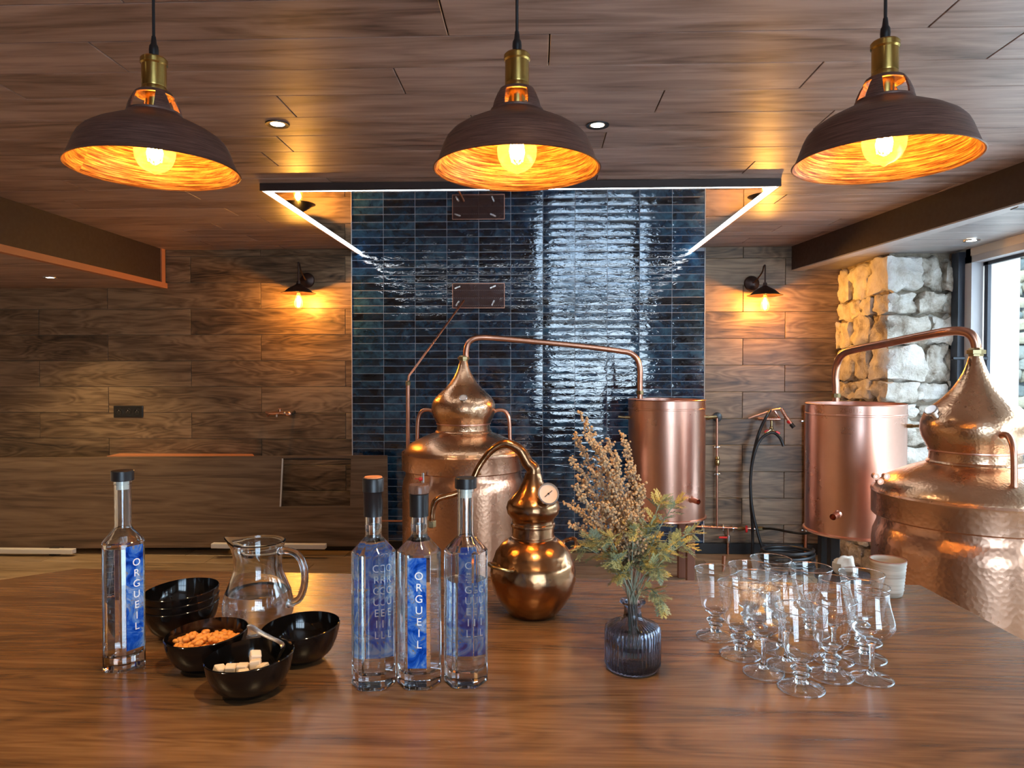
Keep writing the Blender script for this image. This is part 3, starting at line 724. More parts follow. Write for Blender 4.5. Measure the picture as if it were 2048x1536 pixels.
def sconce(pxs, pys, pxp, pyp, label):
    pl = at(pxp, pyp, WALL - .004); d = 0.20; sh = at(pxs, pys, WALL - d)
    root = thing('wall_lamp', label, 'lamp', pl, 0, 'bronze wall lamps either side of the tiles')
    MB().lathe([(0, -.002), (.056, -.002), (.057, .006), (.052, .016), (.03, .026), (.012, .032), (0, .032)], 36, Matrix.Rotation(PI / 2, 4, 'X')).build('backplate', M['sconce'], root)
    v = sh - pl; top = Vector((v.x, v.y, v.z + .06))
    MB().tube(catmull([(0, -.02, 0), (v.x * .25, v.y * .35, .01), (v.x * .8, v.y * .75, .06), (v.x * .9, v.y * .88, .098), (v.x * .98, v.y * .97, .108), (v.x, v.y, .088), top + Vector((0, 0, -.02))], 7), .0055, 10).build('gooseneck', M['sconce'], root)
    mt = Matrix.Translation(v)
    MB().lathe([(0, .068), (.013, .066), (.016, .045), (.022, .040), (.032, .034), (.060, .018), (.083, .002), (.105, -.018), (.122, -.022), (.126, -.024), (.122, -.026), (.104, -.021), (.082, -.001), (.058, .014), (.030, .029), (.014, .036), (0, .038)], 48, mt).build('shade', M['sconce'], root)
    MB().lathe([(0, .036), (.0135, .036), (.0135, -.02), (0, -.02)], 20, mt).build('bulb_holder', M['sconce'], root)
    b = MB().lathe([(.011, -.02), (.013, -.03), (.020, -.055), (.029, -.085), (.0315, -.10), (.029, -.115), (.020, -.128), (.008, -.135), (0, -.137)], 28, mt).build('bulb', M['bulb_glass'], root, ang=1.5)
    f = MB()
    for q in range(5):
        a = q * 2 * PI / 5; f.tube([v + Vector((.005 * math.cos(a), .005 * math.sin(a), -.045)), v + Vector((.013 * math.cos(a + .3), .013 * math.sin(a + .3), -.08)), v + Vector((.009 * math.cos(a + .6), .009 * math.sin(a + .6), -.112))], .0016, 6)
    f.build('filament', M['filament2'], b)
    light('POINT', 'wall_lamp_glow', pl + v + Vector((0, 0, -.082)), 19, (1.0, .54, .14), shadow_soft_size=.02)
sconce(597, 580, 615, 561, 'bronze gooseneck wall lamp on the wood wall left of the tiles')
sconce(1530, 584, 1503, 567, 'bronze gooseneck wall lamp on the wood wall right of the tiles')

ring_me = MB().lathe([(.024, .003), (.030, -.003), (.043, -.004), (.044, .000), (.044, .004), (.03, .004)], 40, close=True).mesh('ring', M['black'])
ring_w = MB().lathe([(.026, .003), (.030, -.003), (.043, -.004), (.044, .000), (.044, .004), (.03, .004)], 40, close=True).mesh('ring', M['steel'])
lens_me = MB().lathe([(0, -.0015), (.025, -.0015), (.025, .002), (0, .002)], 28).mesh('lens', M['spot_glow'])
def spot(p, label, ring=ring_me, power=22, col=(1, .78, .5), vis=True, cone=110):
    o = thing('ceiling_spotlight', label, 'spotlight', p)
    inst('ring', ring, o); inst('lens', lens_me, o)
    light('SPOT', 'spot_beam', Vector(p) + Vector((0, 0, -.008)), power, col, spot_size=math.radians(cone), spot_blend=.8, shadow_soft_size=.02)
spot(atz(555, 248, CZ), 'black ringed recessed spotlight in the ceiling right of the left pendant')
spot(atz(1195, 250, CZ), 'black ringed recessed spotlight in the ceiling right of the middle pendant')
spot(atz(100, 555, CZL), 'small recessed spotlight in the lowered ceiling at far left', ring_w, power=50, col=(1, .72, .36))
spot(atz(1943, 481, CZR), 'silver ringed recessed spotlight in the lowered ceiling above the window', ring_w, power=2)
LBL = ['left of the camera', 'right above the camera', 'nearer the tap wall', 'nearer the camera', 'left of the counter end']
for x, y in ((-1.5, .6), (.1, .5), (-3.5, 3.2), (-3.5, 1.2), (-2.1, 1.8)):
    low_ = x < -2.88
    spot((x, y, CZL if low_ else CZ), 'recessed spotlight out of view in the %s ceiling, %s' % ('lowered left' if low_ else 'main', LBL.pop(0)), power=60 if low_ else 40, col=(1, .70, .36))
# small dark air vent in the lowered right ceiling
v_ = atz(2046, 414, CZR)
vent = thing('ceiling_vent', 'dark slot vent in the lowered ceiling by the top right', 'vent', v_)
MB().box((.06, .0, -.004), (.20, .05, .008)).build('grille', M['black'], vent, smooth=False)
MB().box((.06, -.032, -.005), (.21, .008, .010)).build('frame', M['frame_pale'], vent, smooth=False)

# ------------------------------------------------------------------ the counter
TZ = .90
bl, blx, brc, br2 = atz(155, 1137, TZ), atz(0, 1160, TZ), atz(1840, 1170, TZ), atz(2048, 1281, TZ)
e = (blx - bl); far = bl + e * 5.0
poly = [(bl.x, bl.y), (far.x, far.y), (far.x, .22), (br2.x + .02, .22), (br2.x, br2.y), (brc.x, brc.y)]
ct = thing('counter', 'long brown wood-look counter holding the bottles, bowls and glasses', 'counter', (0, 1.0, 0))
MB().prism([(x, y - 1) for x, y in poly], TZ - .04, TZ).build('worktop', M['table'], ct, smooth=False)
inset = [(bl.x + .12, bl.y - .1), (far.x + .15, far.y), (far.x + .15, .34), (br2.x - .12, .34), (brc.x - .12, brc.y - .1)]
MB().prism([(x, y - 1) for x, y in inset], 0, TZ - .04).build('base', M['panel'], ct, smooth=False)

def on_table(px, py): return atz(px, py, TZ)

# ------------------------------------------------------------------ bottles
def hexring(Rv, z, rot=0.0, bev=.10, m=4):
    """24 points: a hexagon (vertex radius Rv) with slightly cut corners, one flat facing -Y."""
    out = []
    V = [Vector((Rv * math.cos(PI / 3 * i + rot), Rv * math.sin(PI / 3 * i + rot))) for i in range(6)]
    for i in range(6):
        a, b = V[i], V[(i + 1) % 6]
        for t_ in (bev, .36, .64, 1 - bev): q = a.lerp(b, t_); out.append((q.x, q.y, z))
    return out
def circ(r, z, ref):
    return [(r * math.cos(math.atan2(y, x)), r * math.sin(math.atan2(y, x)), z) for x, y, _ in ref]
REF = hexring(1, 0)
def skin(rings, cap0=True, cap1=True):
    mb = MB(); n = len(rings[0]); vs = [p for r in rings for p in r]; fs = []
    for i in range(len(rings) - 1):
        for k in range(n):
            j = (k + 1) % n; fs.append((i * n + k, i * n + j, (i + 1) * n + j, (i + 1) * n + k))
    if cap0: fs.append(tuple(reversed(range(n))))
    if cap1: fs.append(tuple(range((len(rings) - 1) * n, len(rings) * n)))
    return mb.add(vs, fs)
BR = .0352; SH = .2035; NR = .0125; NZ = .227
def bottle_glass(top):
    o = [hexring(.010, .0032, bev=.25), hexring(BR - .012, .0030, bev=.2), hexring(BR - .006, .0002), hexring(BR - .0025, .0), hexring(BR - .0006, .0012), hexring(BR, .004), hexring(BR, SH), hexring(BR - .0015, SH + .002)]
    o += [circ(NR + .0035, NZ - .004, REF), circ(NR + .0008, NZ - .0005, REF), circ(NR, NZ + .004, REF), circ(NR, top - .006, REF), circ(NR + .0008, top - .0055, REF), circ(NR + .0008, top, REF)]
    i = [circ(NR - .0028, top, REF), circ(NR - .0028, NZ + .003, REF), circ(NR - .0015, NZ - .002, REF), circ(NR + .0015, NZ - .006, REF), hexring(BR - .0050, SH + .001, bev=.16), hexring(BR - .0042, SH - .004, bev=.16), hexring(BR - .0042, .034, bev=.16), hexring(BR - .0052, .027, bev=.18), hexring(BR - .010, .022, bev=.2), hexring(.012, .020, bev=.25)]
    return skin(o + i).mesh('glass_body', M['glass'], ang=0.35)
def liquid_mesh(level):
    e = .0003
    r = [hexring(.012, .020 - e, bev=.25), hexring(BR - .010 + e, .022 - e, bev=.2), hexring(BR - .0052 + e, .027 - e, bev=.18), hexring(BR - .0042 + e, .034, bev=.16)]
    if level < SH - .004: r += [hexring(BR - .0042 + e, level, bev=.16)]
    else:
        r += [hexring(BR - .0042 + e, SH - .004, bev=.16), hexring(BR - .0050 + e, SH + .001, bev=.16), circ(NR + .0015 + e, NZ - .006, REF), circ(NR - .0015 + e, NZ - .002, REF), circ(NR - .0028 + e, NZ + .003, REF)]
        if level > NZ + .004: r += [circ(NR - .0028 + e, level, REF)]
    return skin(r).mesh('spirit', M['liquid'], ang=0.35)
letters = text_mesh('lettering', 'O\nR\nG\nU\nE\nI\nL', .0165, M['letter'], line=1.04)
glass_cache = {}
def bottle(px, py, label, top, cap, level, faces, rz=0.0, sc=1.0, dep_shift=0):
    p = on_table(px, py)
    o = thing('spirit_bottle', label, 'bottle', p, rz, 'hexagonal spirit bottles'); o.scale = (sc,) * 3
    if top not in glass_cache: glass_cache[top] = bottle_glass(top)
    inst('glass_body', glass_cache[top], o); inst('spirit', liquid_mesh(level), o)
    ap = BR * math.cos(PI / 6)
    for f in faces:       # printed on the far faces, seen through the glass
        a = PI / 2 + f * PI / 3; w_ = BR * .80; mb = MB()
        d = Vector((math.cos(a), math.sin(a), 0)); t_ = Vector((d.y, -d.x, 0))
        c0 = d * (ap + .0004)
        lb = MB().box((0, 0, 0), (w_, .0003, .166)); rotm = Matrix.Rotation(a - PI / 2, 3, 'Z')
        l_ = lb.build('label', M['label'], o, loc=(c0.x, c0.y, .117), rz=a - PI / 2, smooth=False)
        inst('lettering', letters, l_, (.003 if f < 2 else -.003, -.0005 if f < 2 else .0005, .004), rot=(PI / 2, 0, 0 if f < 2 else PI))
    if cap == 'flat':
        MB().lathe([(0, top + .0165), (NR + .0035, top + .0165), (NR + .0045, top + .0155), (NR + .0045, top + .001), (NR + .0038, top), (0, top)], 32).build('cap', M['cap_black'], o)
        MB().lathe([(0, top + .001), (NR - .0031, top + .001), (NR - .0031, top - .014), (0, top - .014)], 24).build('stopper', M['rag'], o)
    elif cap == 'sleeve':
        MB().lathe([(NR + .0002, top - .030), (NR + .0020, top - .030), (NR + .0024, top + .006), (NR + .0038, top + .008), (NR + .0038, top + .026), (NR + .003, top + .028), (0, top + .028)], 32).build('cap', M['cap_black'], o)
        MB().lathe([(0, top + .0284), (NR + .0015, top + .0284), (NR + .0008, top + .0300), (0, top + .0300)], 24).build('cork', M['cork'], o)
    else:
        MB().lathe([(NR + .0002, top - .033), (NR + .0020, top - .033), (NR + .0024, top + .001), (NR + .001, top + .0015), (0, top + .0015)], 32).build('sleeve', M['cap_black'], o)
        MB().lathe([(0, top + .0015), (NR + .002, top + .0015), (NR + .0036, top + .003), (NR + .0036, top + .013), (NR + .0024, top + .0155), (0, top + .0158)], 32).build('stopper', M['stopper'], o)
    return o
bottle(249, 1331, 'hexagonal spirit bottle with black cap standing alone at left before the black bowls', .302, 'flat', .196, (4,), rz=math.radians(1), sc=1.0)
bottle(748, 1366, 'leftmost hexagonal bottle of three, tall black sleeve with orange cork top', .288, 'sleeve', .245, (0,), rz=math.radians(6))
bottle(839, 1364, 'middle hexagonal bottle of three, black sleeve and round dark wood stopper', .290, 'round', .245, (3,), rz=math.radians(3))
bottle(932, 1361, 'rightmost hexagonal bottle of three, black cap on bare neck, two thirds full', .299, 'flat', .160, (0,), rz=math.radians(2))

# ------------------------------------------------------------------ jug of water
jp = on_table(517, 1272)
jug = thing('water_jug', 'glass water jug with handle, half full, behind the black bowls', 'jug', jp)
jo = [(0, .000), (.040, .0), (.046, .003), (.055, .020), (.061, .045), (.0615, .060), (.057, .082), (.048, .104), (.0425, .120), (.0415, .135), (.043, .150), (.0455, .163), (.0475, .168), (.0480, .172)]
ji = [(.0455, .173), (.0425, .163), (.0400, .150), (.0385, .135), (.0395, .120), (.045, .104), (.054, .082), (.0585, .060), (.058, .045), (.052, .021), (.043, .008), (0, .0065)]
def spout(mb, z0=.148, z1=.174, out=.020):
    vs = []
    for x, y, z in mb.v:
        if z > z0:
            a = math.atan2(y, x); d = abs(math.atan2(math.sin(a - PI * .97), math.cos(a - PI * .97))); w_ = max(0, 1 - d / .62) ** 1.5 * ((z - z0) / (z1 - z0)) ** 1.4
            r = math.hypot(x, y); k_ = (r + out * w_) / max(r, 1e-6); x *= k_; y *= k_; z += .006 * w_
        vs.append((x, y, z))
    mb.v = vs; return mb
spout(MB().lathe(jo + ji, 64)).build('glass_body', M['glass'], jug, ang=1.0)
wj = [(0, .0062), (.043, .0077), (.0523, .021), (.0583, .045), (.0588, .060), (.0543, .082), (.0540, .083), (0, .083)]
MB().lathe(wj, 64).build('water', M['water'], jug, ang=.5)
MB().tube(catmull([(.040, 0, .156), (.058, 0, .158), (.078, 0, .150), (.089, 0, .128), (.090, 0, .100), (.082, 0, .076), (.070, 0, .066), (.057, 0, .063)], 6), [.0075] * 1 + [.0065] * 41 + [.008], 14).build('handle', M['glass'], jug, rz=-.15)

# ------------------------------------------------------------------ black bowls and their contents
def bowl_mesh(a, b, h, tk=.0014):
    prof = [(0, 0), (.36, 0), (.42, .003), (.62, .10), (.80, .30), (.92, .58), (.985, .86), (1.0, 1.0)]
    mb = MB(); n = 48; rings = []
    def ring(r, z, off):
        return [((r * a + off) * math.cos(2 * PI * i / n) * (1 + .03 * math.cos(4 * PI * i / n)), (r * b + off) * math.sin(2 * PI * i / n), z * h * (1 + .07 * math.cos(2 * PI * i / n - .6)) + 0) for i in range(n)]
    rs = [ring(r, z, 0) for r, z in prof[1:]] + [ring(1.0, 1.012, -tk / 2)] + [[(x, y, z + tk * 1.2 * (1 - k / 7)) for x, y, z in ring(r, z, -tk)] for k, (r, z) in enumerate(reversed(prof[1:]))]
    return skin(rs).mesh('black_bowl', M['bowl'], ang=.8)
bm_ = bowl_mesh(.062, .058, .057)
def bowl(p, rz, label, dz=0):
    o = inst('bowl', bm_, None, p + Vector((0, 0, dz)), rz); return tag(o, label, 'bowl', 'black lacquer bowls')
B1, B2, B3, B4 = on_table(414, 1335), on_table(500, 1386), on_table(602, 1320), on_table(364, 1270)
bowl(B1, .5, 'black lacquer bowl filled with orange peanuts')
bowl(B2, .4, 'black lacquer bowl holding white sugar cubes and a spoon')
bowl(B3, .5, 'empty black lacquer bowl beside the water jug')
bowl(B4, .5, 'lowest black bowl of the stack behind the peanuts')
bowl(B4, .5, 'middle black bowl of the stack behind the peanuts', .013)
bowl(B4, .5, 'topmost black bowl of the stack behind the peanuts', .026)
def nut_mesh(seed):
    mb = MB().ball((0, 0, 0), 1, 10, (.0076, .0048, .0042)); vs = []
    for v in mb.v:
        p = Vector(v); k_ = 1 + .10 * noise.noise(p * 160 + Vector((seed * 5, 0, 0))) - .10 * math.exp(-(p.x / .003) ** 2)
        vs.append(tuple(p * k_))
    mb.v = vs; return mb.mesh('peanut', M['peanut'], ang=2)
nuts = [nut_mesh(i) for i in range(4)]
MB().lathe([(0, .012), (.036, .014), (.047, .021), (.051, .030), (.036, .039), (0, .041)], 24).build('peanut_heap', M['peanut'], None, B1)
tag(bpy.data.objects['peanut_heap'], 'orange peanuts heaped under the top layer in the bowl', 'peanuts', kind='stuff')
rn = random.Random(11)
for i in range(95):
    rr = .045 * math.sqrt(rn.random()); a = rn.uniform(0, 2 * PI); z = .042 + .006 * (1 - (rr / .05) ** 2) + rn.uniform(-.003, .004)
    o = inst('peanut', rn.choice(nuts), None, B1 + Vector((rr * math.cos(a), rr * math.sin(a), z)), rot=(rn.uniform(-.6, .6), rn.uniform(-.5, .5), rn.uniform(0, 2 * PI)))
    tag(o, 'roasted orange peanut heaped in the black bowl', 'peanut', 'peanuts in the bowl')
cube_me = MB().box((0, 0, 0), (.0155, .0155, .0125), bev=.0015).mesh('sugar_cube', M['sugar'], smooth=False)
for i, (x, y, z, a, tl) in enumerate(((-.022, -.016, .036, .2, .1), (-.005, -.014, .037, .1, 0), (.012, -.008, .041, .25, -.15), (.006, .006, .047, .5, .3), (-.036, -.020, .036, .9, .3), (.003, -.030, .034, .5, .1), (.026, -.016, .038, 1.0, -.3), (-.014, .000, .030, .3, .1), (-.018, -.014, .0215, .3, 0), (.002, -.014, .0215, .2, 0), (.018, -.008, .0225, .4, 0), (-.004, .004, .018, .1, 0), (.004, -.016, .010, .1, 0))):
    lab = ['white sugar cube in the black bowl', 'white sugar cube tipped up on top of the others in the bowl'][i == 3]
    tag(inst('sugar_cube', cube_me, None, B2 + Vector((x, y, z + .006)), rot=(tl, tl * .6, a)), lab, 'sugar', 'sugar cubes in the front bowl')
s0, s1 = on_table(498, 1252), None
pe = at(497, 1250, B2.y + .075); q1 = at(566, 1290, B2.y + .038)
spn = thing('teaspoon', 'steel teaspoon leaning out of the sugar bowl towards the jug', 'spoon', B2)
a_, b_ = pe - B2, q1 - B2; c_ = Vector((.030, .012, .024))
pts = catmull([a_, a_.lerp(b_, .25) + Vector((0, 0, -.001)), a_.lerp(b_, .6), b_, b_.lerp(c_, .5), c_], 5)
mb = MB(); n_ = len(pts); d0 = (b_ - a_).normalized(); sd_ = d0.cross(Vector((0, 0, 1))).normalized()
vs = []; fs = []
for i, p in enumerate(pts):
    t_ = i / (n_ - 1); w_ = (.0050 * (1 - t_) ** .6 + .0018) if t_ < .8 else .0020
    if i == 0: w_ = .0030
    for sx, sz in ((-1, 0), (0, 1), (1, 0), (0, -1)): vs.append(p + sd_ * sx * w_ + Vector((0, 0, sz * .0011)))
for i in range(n_ - 1):
    for k in range(4): j = (k + 1) % 4; fs.append((i * 4 + k, i * 4 + j, i * 4 + 4 + j, i * 4 + 4 + k))
fs += [(3, 2, 1, 0), tuple(range(4 * n_ - 4, 4 * n_))]
mb.add(vs, fs).build('handle', M['steel'], spn)
MB().ball(c_ + Vector((-.004, -.006, -.003)), 1, 20, (.013, .018, .004), rot=Matrix.Rotation(.8, 3, 'Z')).build('spoon_bowl', M['steel'], spn)

# ------------------------------------------------------------------ small copper still on the counter
sp = on_table(1066, 1226)
st = thing('tabletop_copper_still', 'small round amber copper still with curved neck and gauge on the counter', 'still', sp)
ps = [(0, 0), (.046, 0), (.050, .004), (.064, .022), (.078, .045), (.0845, .070), (.0845, .085), (.082, .098), (.0795, .106), (.0785, .107), (.074, .122), (.062, .138), (.050, .147), (.045, .150), (0, .150)]
MB().lathe(ps, 64).build('pot', M['cu_small'], st, ang=.8)
MB().lathe([(.0415, .147), (.0415, .172), (.0435, .173), (.0440, .176), (.0435, .179), (.0415, .180), (.041, .186), (.0430, .190), (.0505, .199), (.0530, .210), (.0500, .221), (.0400, .232), (.0290, .245), (.0200, .262), (.0155, .278), (0, .280)], 56).build('head', M['cu_small'], st, ang=.7)
MB().lathe([(.0416, .150), (.0432, .150), (.0432, .153), (.0416, .154)], 48, close=True).build('ring', M['cu_small'], st)
Ys = sp.y
def loc_(px, py, Y): return at(px, py, Y) - sp
neck = [Vector((0, 0, .270)), Vector((0, 0, .286)), loc_(1055, 925, Ys), loc_(1040, 900, Ys), loc_(1012, 887, Ys), loc_(985, 899, Ys), loc_(960, 930, Ys), loc_(940, 968, Ys - .005), loc_(912, 987, Ys - .01), loc_(878, 997, Ys - .015), loc_(866, 1014, Ys - .015), loc_(863, 1045, Ys - .015)]
MB().tube(catmull(neck, 7), [.0150 - min(.0088, .0088 * (i / 40)) for i in range(len(neck) * 7 - 6)], 18).build('swan_neck', M['cu_small'], st, ang=1.2)
e_ = neck[-1]; MB().lathe([(0, .004), (.009, .004), (.009, -.008), (.006, -.010), (0, -.010)], 6, Matrix.Translation(e_)).build('pipe_nut', M['brass'], st)
# gauge on the head
gc = loc_(1096, 988, Ys - .045); gd = Vector((.30, -.85, .35)).normalized(); qm = gd.to_track_quat('Z', 'Y').to_matrix().to_4x4()
gm = Matrix.Translation(gc) @ qm
ga = MB().lathe([(0, -.012), (.016, -.012), (.0205, -.004), (.0215, .002), (.0210, .004), (.0185, .0042), (.0185, .0015), (0, .0015)], 40, gm).build('gauge', M['steel'], st)
MB().lathe([(0, .0016), (.0182, .0016), (.0182, .0022), (0, .0022)], 32, gm).build('dial', M['dial'], ga)
nd = MB(); nd.box((0, 0, 0), (.020, .0012, .0006)); MB().add(nd.v, nd.f, gm @ Matrix.Translation((0, 0, .0029)) @ Matrix.Rotation(.6, 4, 'Z')).ball(gm @ Vector((0, 0, .003)), .002, 8).build('needle', M['black'], ga)
MB().cyl(gc - gd * .010, gc - gd * .030 - Vector((0, 0, .002)), .006, 12).build('gauge_stem', M['brass'], st)
# loop handles
for (px, py, s_) in ((1000, 1124, -1), (1140, 1092, 1)):
    if s_ < 0:
        a = Vector((-.072, -.040, .108)); b = Vector((-.036, -.071, .106))
        MB().tube(catmull([a, a + Vector((-.012, -.014, .004)), (a + b) / 2 + Vector((-.018, -.028, .006)), b + Vector((-.006, -.016, .002)), b], 6), .0032, 10).build('handle', M['brass'], st)
    else:
        a = Vector((.070, .036, .112)); b = Vector((.060, .052, .116))
        MB().tube(catmull([a, a + Vector((.016, 0, .010)), (a + b) / 2 + Vector((.020, .016, .020)), b + Vector((.004, .012, .012)), b], 6), .004, 10).build('handle', M['cu_small'], st)

# ------------------------------------------------------------------ big stills
def mid_still(loc, k, label, rz=0, thermo=None, side='x'):
    o = thing('copper_still', label, 'still', loc, rz); o.scale = (k,) * 3
    z0 = .883
    def zz(y): return 1.38 - (y - 741) / F * 4.3
    body = [(0, .12), (.340, .12), (.362, .135), (.369, .16), (.370, .30), (.370, zz(975)), (.366, zz(962)), (.355, zz(953)), (.350, zz(948)), (.350, zz(938)), (0, zz(938))]
    MB().lathe(body, 96).build('pot', M['cu_ham'], o, ang=.9)
    MB().lathe([(.345, zz(936)), (.366, zz(938)), (.372, zz(936)), (.372, zz(908)), (.375, zz(905)), (.371, zz(902)), (.366, zz(905)), (.362, zz(910)), (.345, zz(912))], 96, close=True).build('collar', M['cu_ham'], o, ang=.7)
    MB().lathe([(.362, zz(909)), (.362, zz(904)), (.354, zz(898)), (.325, zz(888)), (.283, zz(880)), (.238, zz(873)), (.198, zz(868)), (.172, zz(865)), (.165, zz(863)), (0, zz(863))], 96).build('dome', M['cu_cap'], o, ang=.6)
    MB().lathe([(.163, zz(866)), (.170, zz(865)), (.172, zz(863)), (.168, zz(861)), (.162, zz(860)), (.160, zz(850)), (.164, zz(846)), (.176, zz(838)), (.189, zz(829)), (.195, zz(819)), (.192, zz(809)), (.180, zz(799)), (.150, zz(788)), (.115, zz(778)), (.085, zz(767)), (.062, zz(755)), (.045, zz(744)), (.033, zz(733)), (.025, zz(724)), (.023, zz(718)), (0, zz(718))], 80).build('head', M['cu_cap'], o, ang=.7)
    MB().lathe([(.161, zz(849)), (.166, zz(848)), (.166, zz(846.5)), (.161, zz(846))], 64, close=True).build('ring', M['cu'], o)
    MB().lathe([(0, zz(722)), (.028, zz(722)), (.028, zz(719.5)), (.036, zz(719)), (.036, zz(714)), (.028, zz(713.5)), (.024, zz(711)), (0, zz(711))], 8).build('union_nut', M['brass'], o, ang=.4)
    for s_ in (-1, 1):
        P = [(s_ * .185, 0, zz(823)), (s_ * .215, 0, zz(820)), (s_ * .250, 0, zz(822)), (s_ * .272, 0, zz(833)), (s_ * .280, 0, zz(850)), (s_ * .282, 0, zz(873)), (s_ * .284, 0, zz(884))]
        if side == 'y': P = [(y * -1, x, z) for x, y, z in P]
        MB().tube(catmull(P, 6), .0115, 12).build('handle', M['cu_pipe'], o)
    # stand ring below
    MB().lathe([(.30, 0), (.335, 0), (.335, .12), (.30, .12)], 48, close=True).build('stand', M['steel_black'], o)
    return o, zz
MS = at(927, 741, 4.3); MS.z = 0
o1, zz = mid_still(MS, 1.0, 'big hammered copper still before the blue tiles, onion head and side handles', 0)
t1 = at(927, 796, 4.3 - .175) - MS
mt = Matrix.Translation(t1) @ Vector((-.03, -.8, .6)).normalized().to_track_quat('Z', 'Y').to_matrix().to_4x4()
th_ = MB().lathe([(0, -.012), (.020, -.012), (.024, 0), (.024, .006), (.020, .007), (.019, .003), (0, .003)], 28, mt).build('thermometer', M['steel'], o1)
MB().lathe([(0, .0032), (.018, .0032), (.018, .0042), (0, .0042)], 24, mt).build('dial', M['dial'], th_)
def pipe_from(o, name, pts, r, mat, k=10, **kw):
    return MB().tube(catmull(pts, k), r, 18).build(name, mat, o, **kw)
def swan(o, base, pix, r, k_=1.0):
    pts = [(at(px, py, Y) - base) / k_ for px, py, Y in pix]
    return MB().tube(catmull(pts, 8), r, 18).build('swan_neck', M['cu_pipe'], o, ang=1.2)
swan(o1, MS, [(932, 716, 4.3), (932, 705, 4.3), (936, 688, 4.3), (947, 678, 4.3), (965, 675, 4.31), (1000, 677, 4.33), (1080, 684, 4.39), (1170, 693, 4.46), (1240, 702, 4.52), (1262, 707, 4.54), (1275, 720, 4.55), (1280, 740, 4.55), (1280, 765, 4.55), (1280, 798, 4.55)], .0175)
MB().lathe([(0, .012), (.024, .012), (.024, -.012), (0, -.012)], 8, Matrix.Translation(at(1280, 785, 4.55) - MS)).build('union_nut', M['brass'], o1, ang=.4)
# fittings on its shoulder: sight valve, clamp strap, screw
c0 = MS + Vector((-.24, -.285, 0)); c0.z = at(843, 955, 3.98).z
vv = at(846, 958, 3.96) - MS
MB().cyl(vv + Vector((0, 0, -.05)), vv + Vector((0, 0, .035)), .0085, 12).cyl(vv + Vector((0, 0, -.045)), vv + Vector((.01, .10, -.045)), .008, 10).build('sight_tube', M['steel'], o1)
MB().cyl(vv + Vector((-.004, 0, 0)), vv + Vector((-.022, -.006, 0)), .011, 14).cyl(vv + Vector((-.02, 0, 0)), vv + Vector((-.045, 0, .002)), .003, 6).build('valve_wheel', M['red'], o1)
ss = [at(x, y, 3.95) - MS for x, y in ((885, 950), (905, 953), (930, 954), (950, 950), (962, 948))]
MB().tube(catmull(ss, 4), .005, 8).box(at(890, 949, 3.945) - MS, (.05, .012, .02)).box(at(945, 947, 3.945) - MS, (.055, .012, .018)).build('clamp_strap', M['brass'], o1)
mm = MB()
for a in (0,): mm.ball(at(812, 923, 4.26) - MS, .014, 10).cyl(at(812, 923, 4.26) - MS, at(822, 922, 4.3) - MS, .007, 8)
mm.build('rim_screw', M['brass'], o1)

K2 = 1.0; D2 = 2.92
RS = at(1951, 741, D2); RS.z = 0
o2, _ = mid_still(RS, K2, 'big hammered copper still at far right by the window, onion head with bent pipe', 0, side='n')
for ch in list(o2.children):
    if ch.name.startswith('handle'): bpy.data.objects.remove(ch)
zs = lambda y: at(1951, y, D2).z
# its handles face front and back
for s_, ang in ((1, math.radians(-95)), (-1, math.radians(-95))):
    m_ = Matrix.Rotation(ang, 4, 'Z')
    P = [m_ @ Vector((s_ * x, 0, z)) for x, z in ((.178, zz(823)), (.212, zz(820)), (.245, zz(823)), (.268, zz(834)), (.276, zz(850)), (.278, zz(873)), (.280, zz(886)))]
    MB().tube(catmull(P, 6), .0115, 12).build('handle', M['cu_pipe'], o2)
swan(o2, RS, [(1953, 716, 2.92), (1953, 700, 2.92), (1950, 682, 2.92), (1940, 668, 2.93), (1920, 662, 2.96), (1890, 664, 3.02), (1830, 675, 3.2), (1760, 689, 3.45), (1710, 699, 3.68), (1686, 708, 3.8), (1675, 725, 3.86), (1671, 750, 3.88), (1672, 775, 3.88), (1672, 803, 3.88)], .0185, 1)
MB().lathe([(0, .011), (.024, .011), (.024, -.011), (0, -.011)], 8, Matrix.Translation(at(1672, 791, 3.88) - RS)).build('union_nut', M['brass'], o2, ang=.4)
wgn = at(1952, 716, 2.88) - RS
MB().box(wgn + Vector((-.045, .04, 0)), (.05, .012, .012), bev=.002).box(wgn + Vector((.045, .04, 0)), (.05, .012, .012), bev=.002).build('wing_nut', M['steel_black'], o2)
t2 = at(1864, 823, 2.80) - RS; dr = Vector((-.75, -.35, .75)).normalized()
m2 = Matrix.Translation(t2) @ dr.to_track_quat('Z', 'Y').to_matrix().to_4x4()
MB().lathe([(0, -.03), (.012, -.03), (.012, -.004), (.024, -.002), (.025, .010), (.021, .013), (0, .013)], 28, m2).build('thermometer', M['steel'], o2)
for dy, dx in ((0, 0), (.0, .03), (.0, .012)):
    p_ = at(1752 + dx * 700, 955 + (8 if dx == .012 else -2), 2.86) - RS
    MB().tube([p_ + Vector((0, .0, 0)), p_ + Vector((.02, .06, -.005))], .011, 14, caps=True).lathe([(.006, 0), (.0125, 0), (.0125, .004), (.006, .004)], 14, Matrix.Translation(p_) @ Matrix.Rotation(PI / 2, 4, 'X'), close=True).build('clamp_pipe', M['cu_pipe'], o2)

